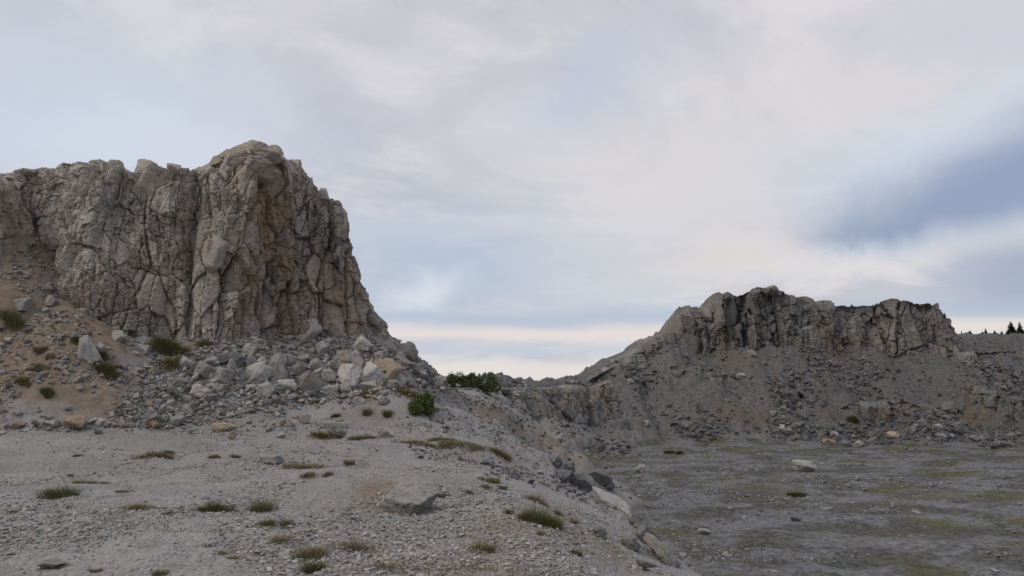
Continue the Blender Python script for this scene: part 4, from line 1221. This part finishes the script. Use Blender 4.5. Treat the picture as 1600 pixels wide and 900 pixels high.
TUFTS = [(87, 768, 52, 24, 'bushy brown green grass tuft alone on the gravel', M_GREEN, 1.2), (330, 792, 46, 20, 'dark green rounded grass tuft on the gravel', M_GREEN, 1.3),
         (220, 790, 56, 11, 'low mat of yellow grass on the gravel', M_OLIVE, .8), (404, 790, 34, 22, 'dark spiky tuft at the top of a green patch', M_GREEN, .8), (425, 812, 56, 24, 'straggling green tuft below the dark spiky one', M_GREEN, .7),
         (478, 862, 68, 30, 'big yellow green grass tuft near the front', M_OLIVE, 1.0), (486, 885, 52, 26, 'green grass tuft just in front of the big yellow green one', M_GREEN, 1.0), (468, 727, 62, 11, 'yellow brown strip of grass along the flat white rock', M_OLIVE, .9),
         (482, 742, 30, 12, 'small dark tuft below the yellow strip', M_GREEN, .6), (514, 737, 22, 14, 'dry twiggy tuft on the low rise', M_DRY, .8), (543, 719, 15, 19, 'narrow dark upright tuft on the rise crest', M_DRY, 1.0),
         (840, 806, 56, 28, 'dense round green cushion plant on the ledge slope', M_GREEN, 2.0), (770, 748, 30, 14, 'olive tuft on the gravel above the cushion plant', M_OLIVE, 1.0), (760, 758, 14, 14, 'dark tuft hanging below the olive one', M_GREEN, 1.0),
         (905, 861, 22, 20, 'spindly green tuft low on the ledge slope', M_GREEN, .8), (752, 855, 36, 20, 'olive trailing tuft in front of the cushion plant', M_OLIVE, .8), (797, 799, 20, 12, 'small green tuft beside the cushion plant', M_GREEN, .9),
         (836, 778, 40, 16, 'dry brown tuft above the cushion plant', M_DRY, .9), (872, 800, 14, 12, 'tiny dry tuft touching the cushion plant', M_DRY, .9), (845, 832, 14, 10, 'dark sprig below the cushion plant', M_GREEN, .8), (897, 812, 12, 14, 'grey dry sprig on the bare slope', M_DRY, .9),
         (240, 709, 50, 12, 'brown patch of dry grass far back on the ledge', M_DRY, .9), (265, 706, 14, 9, 'green sprig at the end of the brown patch', M_GREEN, .9), (785, 709, 26, 10, 'olive tuft at the ledge rim', M_OLIVE, 1.0), (140, 753, 44, 7, 'thin yellow grass strip on open gravel', M_OLIVE, .7), (107, 742, 14, 5, 'tiny dark tuft above the thin yellow strip', M_GREEN, .8),
         (560, 852, 70, 26, 'thin dry grass patch among pale stones near the front', M_DRY, .45), (612, 882, 60, 22, 'sparse grey dry grass at the front edge', M_DRY, .35), (150, 892, 18, 9, 'small brown tuft at the front', M_DRY, .9), (252, 896, 22, 9, 'small dark tuft at the front', M_GREEN, .9),
         (335, 713, 18, 7, 'brown tuft beyond the gravel track', M_DRY, .9), (370, 711, 12, 10, 'upright dry sprig beyond the gravel track', M_DRY, .9), (118, 712, 12, 5, 'dark speck of grass on the far gravel', M_GREEN, .9),
         (348, 865, 14, 6, 'tiny green tuft in front of the straggling one', M_GREEN, .9), (366, 872, 16, 6, 'tiny dry tuft next to a tiny green one', M_DRY, .9), (190, 768, 24, 5, 'thin dark line of grass on the gravel', M_GREEN, .6), (263, 801, 16, 8, 'small grey green tuft right of the yellow mat', M_GREEN, .7), (20, 800, 14, 6, 'small yellow tuft by the frame edge', M_OLIVE, .7), (432, 842, 40, 16, 'dry fringe in front of the green patch', M_DRY, .6),
         (500, 680, 36, 12, 'green tuft at the foot of the white topped block', M_OLIVE, .8), (560, 683, 46, 11, 'dry grass between the white block and the smooth stone', M_DRY, .9), (650, 690, 60, 9, 'long dry grass fringe behind the gravel track', M_DRY, .9), (700, 694, 46, 9, 'dry grass fringe nearest the quarry rim', M_DRY, .9), (735, 697, 40, 8, 'thin dry fringe right at the quarry rim', M_DRY, .8), (690, 684, 34, 10, 'olive tuft behind the long dry fringe', M_OLIVE, .8),
         (258, 540, 46, 20, 'dark green clump at the foot of the cliff', M_GREEN, 1.6), (268, 568, 32, 20, 'olive grass below the dark green clump', M_OLIVE, 1.0), (162, 577, 32, 24, 'green clump below the tall white boulder', M_GREEN, 1.5), (122, 530, 26, 12, 'green clump behind the tall white boulder', M_GREEN, 1.4), (158, 552, 14, 14, 'leafy sprig right beside the tall white boulder', M_GREEN, 1.2),
         (412, 514, 44, 18, 'yellow green grass at the foot of the stained wall', M_OLIVE, 1.4), (551, 507, 28, 22, 'green clump in the corner under the cliff end', M_GREEN, 1.6), (70, 610, 16, 14, 'small dark clump on the open earth slope', M_GREEN, 1.3), (36, 594, 24, 14, 'olive tuft low on the earth slope', M_OLIVE, .8), (56, 574, 20, 14, 'brown tuft on the earth slope', M_DRY, .9), (64, 547, 18, 12, 'dark brown tuft higher on the earth slope', M_DRY, 1.0), (78, 556, 14, 9, 'rusty sprig near the dark brown tuft', M_DRY, 1.0),
         (14, 495, 40, 20, 'grey green growth at the top of the earth slope', M_GREEN, .5), (320, 536, 22, 12, 'reddish dry tuft above the orange earth', M_DRY, 1.0), (200, 518, 20, 10, 'green sprig in a crack at the cliff foot', M_GREEN, 1.2), (640, 612, 50, 8, 'grassy fringe at the foot of the rubble shoulder', M_OLIVE, 1.0), (560, 618, 50, 7, 'thin green line of grass under the boulder pile', M_OLIVE, .9), (480, 622, 60, 7, 'faint green strip of grass below the pale boulders', M_GREEN, .7), (605, 648, 10, 10, 'small dark sprig on the earth mound', M_GREEN, 1.0), (573, 643, 12, 12, 'tiny dry sprig on the earth mound', M_DRY, .8), (525, 648, 10, 10, 'dark sprig above the white topped block', M_GREEN, .8),
         (1245, 773, 22, 7, 'bright green tuft on the quarry floor', M_GREEN, 1.5), (1048, 706, 16, 6, 'dark tuft at the near end of the quarry floor', M_GREEN, 1.3), (1062, 707, 10, 5, 'second dark tuft beside another on the floor', M_GREEN, 1.3), (1335, 656, 12, 10, 'dark bush like tuft at the hillside foot', M_GREEN, 1.3), (1225, 633, 14, 8, 'dark green tuft by the pale hillside outcrop', M_GREEN, 1.3)]
for i, (px, py, w, h, lb, mt, dn) in enumerate(TUFTS):
    tuft(px, py, w, h, lb, mt, 4000 + i, dens=dn)

# speckle of tiny growth on the quarry floor and the back of the ledge: uncountable
def speck(name, x, y, mat, label, h0, w0, seed, nb=7):
    z = gz_at(x, y)
    r = np.random.default_rng(seed)
    n = len(x)
    V, Fq, t = blades(n * nb, .001, .001, 1.0, seed, width=1.0, spread=1.0)
    s = np.repeat(h0 * r.uniform(.5, 1.4, n), nb * 6)
    ox, oy = r.normal(0, 1.0, (2, n * nb)) * np.repeat(h0 * 1.3, nb)[None]
    V = V * np.stack([np.repeat(w0, nb * 6), np.repeat(w0, nb * 6), s], 1)
    V[:, 0] += np.repeat(np.repeat(x, nb) + ox * 1.6, 6); V[:, 1] += np.repeat(np.repeat(y, nb) + oy, 6); V[:, 2] += np.repeat(z, nb * 6)
    return link(name, make_mesh(name, V, Fq, True, dict(tint=t)), mat, None, label, 'grass', None, 'stuff')


x, y = polar(15000, 31, 112, 2, 40, 95)
inf_s = foot_dist(x, y)
ok = (inf_s < -0.5) & (fbm(96, 3, x / 9, y / 2.2) > -0.15)
x, y = x[ok], y[ok]
speck('grass', x, y, M_OLIVE, 'low dark moss and grass speckling the quarry floor', 0.06 * np.clip(y / 45, .8, 1.5), 0.022 * np.clip(y / 45, .8, 1.8), 97, 6)
x, y = polar(6500, 7, 30, -40, 8, 98)
ok = (fbm(99, 3, x / 2.0, y / 1.2) > 0.15) & (foot_dist(x, y) > 7)
x, y = x[ok], y[ok]
speck('grass', x, y, M_OLIVE, 'thin olive growth between the stones of the ledge', RNG.uniform(.015, .055, len(x)), np.full(len(x), .007), 100, 9)


def leaves(lobes, n, size, seed):
    r = np.random.default_rng(seed)
    cs = []
    per = np.array([l[3] * l[4] * l[5] for l in lobes]); per = (per / per.sum() * n).astype(int) + 8
    for (cx, cy, cz, rx, ry, rz), m in zip(lobes, per):
        d = r.normal(size=(m, 3)); d /= np.linalg.norm(d, axis=1)[:, None]
        q = r.uniform(.45, 1.0, m) ** .6
        lump = 1 + .34 * fbm(seed, 3, d[:, 0] * 2.5 + cx, d[:, 1] * 2.5 + cy, d[:, 2] * 2.5 + cz)
        cs.append(np.array([cx, cy, cz]) + d * (q * lump)[:, None] * np.array([rx, ry, rz]))
    c_ = np.concatenate(cs); c_ = c_[c_[:, 2] > -2.5]
    m = len(c_)
    a = r.normal(size=(m, 3)); a /= np.linalg.norm(a, axis=1)[:, None]
    b = np.cross(a, r.normal(size=(m, 3))); b /= np.linalg.norm(b, axis=1)[:, None]
    s = size * r.uniform(.6, 1.3, m)[:, None]
    V = np.stack([c_ - a * s, c_ + b * s * .45, c_ + a * s, c_ - b * s * .45], 1).reshape(-1, 3)
    return V, np.arange(m * 4).reshape(-1, 4), np.repeat(r.random(m), 4)


def twigs(tips, r0):
    V, Fq = [], []
    for (a, b) in tips:
        a, b = np.array(a, float), np.array(b, float)
        ax = b - a; ax /= np.linalg.norm(ax)
        s1 = np.cross(ax, [.3, .9, .2]); s1 /= np.linalg.norm(s1); s2 = np.cross(ax, s1)
        k0 = len(V)
        for t, rr in ((0, r0), (.5, r0 * .7), (1, r0 * .25)):
            bend = np.array([0, 0, .06 * math.sin(t * 3)])
            for q in range(5):
                an = q * 2 * math.pi / 5
                V.append(a + (b - a) * t + bend + (s1 * math.cos(an) + s2 * math.sin(an)) * rr)
        for lv in range(2):
            for q in range(5):
                Fq.append([k0 + lv * 5 + q, k0 + lv * 5 + (q + 1) % 5, k0 + lv * 5 + 5 + (q + 1) % 5, k0 + lv * 5 + 5 + q])
    return np.array(V), np.array(Fq)


def bush(base, lobes, n, size, mat, label, seed):
    root = link('bush', None, None, None, label, 'bush')
    root.location = base
    V, Fq, t = leaves(lobes, n, size, seed)
    link('foliage', make_mesh('foliage', V, Fq, True, dict(tint=t)), mat, root)
    r = random.Random(seed)
    for l in lobes:
        v_, f_ = twigs([((l[0] * .8, l[1] * .5, float(gz_at(base[0] + l[0] * .8, base[1] + l[1] * .5)) - base[2] - .1 if base[2] < 5 else -.1), (l[0] + r.uniform(-.15, .15), l[1], l[2] + l[5] * r.uniform(.7, 1.35)))], 0.022)
        link('stem', make_mesh('stem', v_, f_), M_WOOD, root)
    return root


D_B = 62.0
b0 = P(733, 606, D_B); b0[2] = float(gz_at(b0[0], D_B))
k_ = D_B / F_PX
tz = lambda py: P(733, py, D_B)[2] - b0[2]
rb = random.Random(12)
lob = []
for q in range(46):
    px = rb.uniform(692, 774)
    top = lin(px, [(690, 596), (697, 588), (708, 583), (714, 586), (722, 579), (732, 581), (741, 580), (750, 586), (758, 579), (766, 581), (776, 592)])
    rr = rb.uniform(4.5, 8)
    py = rb.uniform(top + rr * .8, 604)
    X_ = (px - 733) * k_
    lob.append((X_, rb.uniform(-.6, .6), tz(py), rr * k_, rr * k_ * 1.1, rr * k_ * rb.uniform(.8, 1.1)))
for px in range(694, 776, 8):
    X_ = (px - 733) * k_
    lob.append((X_, -.2, max(float(gz_at(b0[0] + X_, D_B - .2)) - b0[2], tz(611)) + .2, .5, .6, .35))
bush(tuple(b0), lob, 9000, 0.078, M_BUSH, 'wide dark green bush on the saddle rim against the sky', 5001)
b1 = hit(660, 648)
k1 = b1[1] / F_PX
bush(tuple(b1), [(-6 * k1, 0, 11 * k1, 12 * k1, .35, 11 * k1), (7 * k1, .1, 17 * k1, 11 * k1, .35, 14 * k1), (0, 0, 24 * k1, 9 * k1, .3, 8 * k1), (-16 * k1, 0, 12 * k1, 7 * k1, .25, 9 * k1), (14 * k1, 0, 8 * k1, 7 * k1, .25, 8 * k1), (-12 * k1, 0, 4 * k1, 10 * k1, .3, 6 * k1), (6 * k1, 0, 30 * k1, 4 * k1, .15, 6 * k1), (-9 * k1, 0, 25 * k1, 4 * k1, .15, 6 * k1), (14 * k1, 0, 24 * k1, 4 * k1, .15, 5 * k1)], 3000, 0.05, M_BUSHB,
     'bright green leafy shrub on the earth mound below the rubble shoulder', 5002)
# little plant on top of the near cliff
b2 = P(104, 259, 31.9)
bush(tuple(b2), [(-.1, 0, .06, .14, .12, .08), (.12, 0, .04, .14, .12, .06)], 220, 0.03, M_BUSH, 'tiny shrub on the very top of the near cliff', 5003)


def fir(px, py_base, h_px, w_px, at, label, seed):
    b = P(px, py_base + 2, at)
    if at > 140:                                        # stand on the crest of the ridge
        yy = np.arange(128, 186, 0.5); r_ = ray(px, py_base)
        xx = yy * r_[0] / r_[1]
        at = float(yy[np.argmax((gz_at(xx, yy) - EYE) / yy)])
        b = P(px, py_base, at); b[2] = float(gz_at(b[0], b[1])) - .15
    h = h_px * at / F_PX; w = w_px * at / F_PX / 2
    root = link('fir_tree', None, None, None, label, 'tree', 'small firs on the skyline')
    root.location = tuple(b)
    v_, f_ = twigs([((0, 0, -.2), (0, 0, h * .97))], .06 * h / 3)
    link('trunk', make_mesh('trunk', v_, f_), M_WOOD, root)
    r = np.random.default_rng(seed)
    V, Fq, T_ = [], [], []
    n = int(260 + 60 * h)
    for k in range(n):
        t = r.random() ** 1.3
        z0 = h * (.08 + .92 * t); ln = w * (1 - t) ** .8 * r.uniform(.55, 1.15) + .04
        an = r.uniform(0, 2 * math.pi)
        d = np.array([math.cos(an), math.sin(an), -.25 + .35 * t]); s = np.array([-math.sin(an), math.cos(an), 0])
        for q in range(3):
            c0 = d * ln * (.1 + .3 * q) + [0, 0, z0]; c1 = c0 + d * ln * .38 + s * r.uniform(-.3, .3) * ln + [0, 0, -.1 * ln]
            hw_ = ln * .13
            k0 = len(V)
            V += [c0 - [0, 0, hw_], c0 + s * hw_, c1, c0 + [0, 0, hw_] - s * hw_]
            Fq.append([k0, k0 + 1, k0 + 2, k0 + 3]); T_ += [r.random()] * 4
    link('crown', make_mesh('crown', np.array(V), np.array(Fq), True, dict(tint=np.array(T_))), M_FIR, root)


for i, (px, py, h, w, lb) in enumerate([(1581, 530, 20, 16, 'tallest dark fir on the far ridge'), (1595, 530, 19, 13, 'dark fir at the frame edge beside the tallest one'), (1541, 531, 10, 6, 'slim small fir on the far ridge'),
                                        (1536, 531, 5, 5, 'stubby fir touching the slim small one'), (1555, 531, 7, 6, 'small fir halfway along the far ridge'), (1566, 531, 7, 6, 'small fir next to the tallest fir'),
                                        (1503, 527, 7, 3, 'spindly sapling near the distant crag end'), (1516, 528, 5, 6, 'low round fir beside the spindly sapling')]):
    fir(px, py, h, w, 158, lb, 6000 + i)
for i, (px, py, h, w, lb) in enumerate([(1292, 474, 7, 4, 'tiny fir on top of the distant crag'), (1331, 477, 4, 4, 'tinier fir farther along the distant crag top'), (1487, 517, 8, 4, 'sapling at the corner below the distant crag')]):
    fir(px, py, h, w, 134 if i < 2 else 138, lb, 6100 + i)
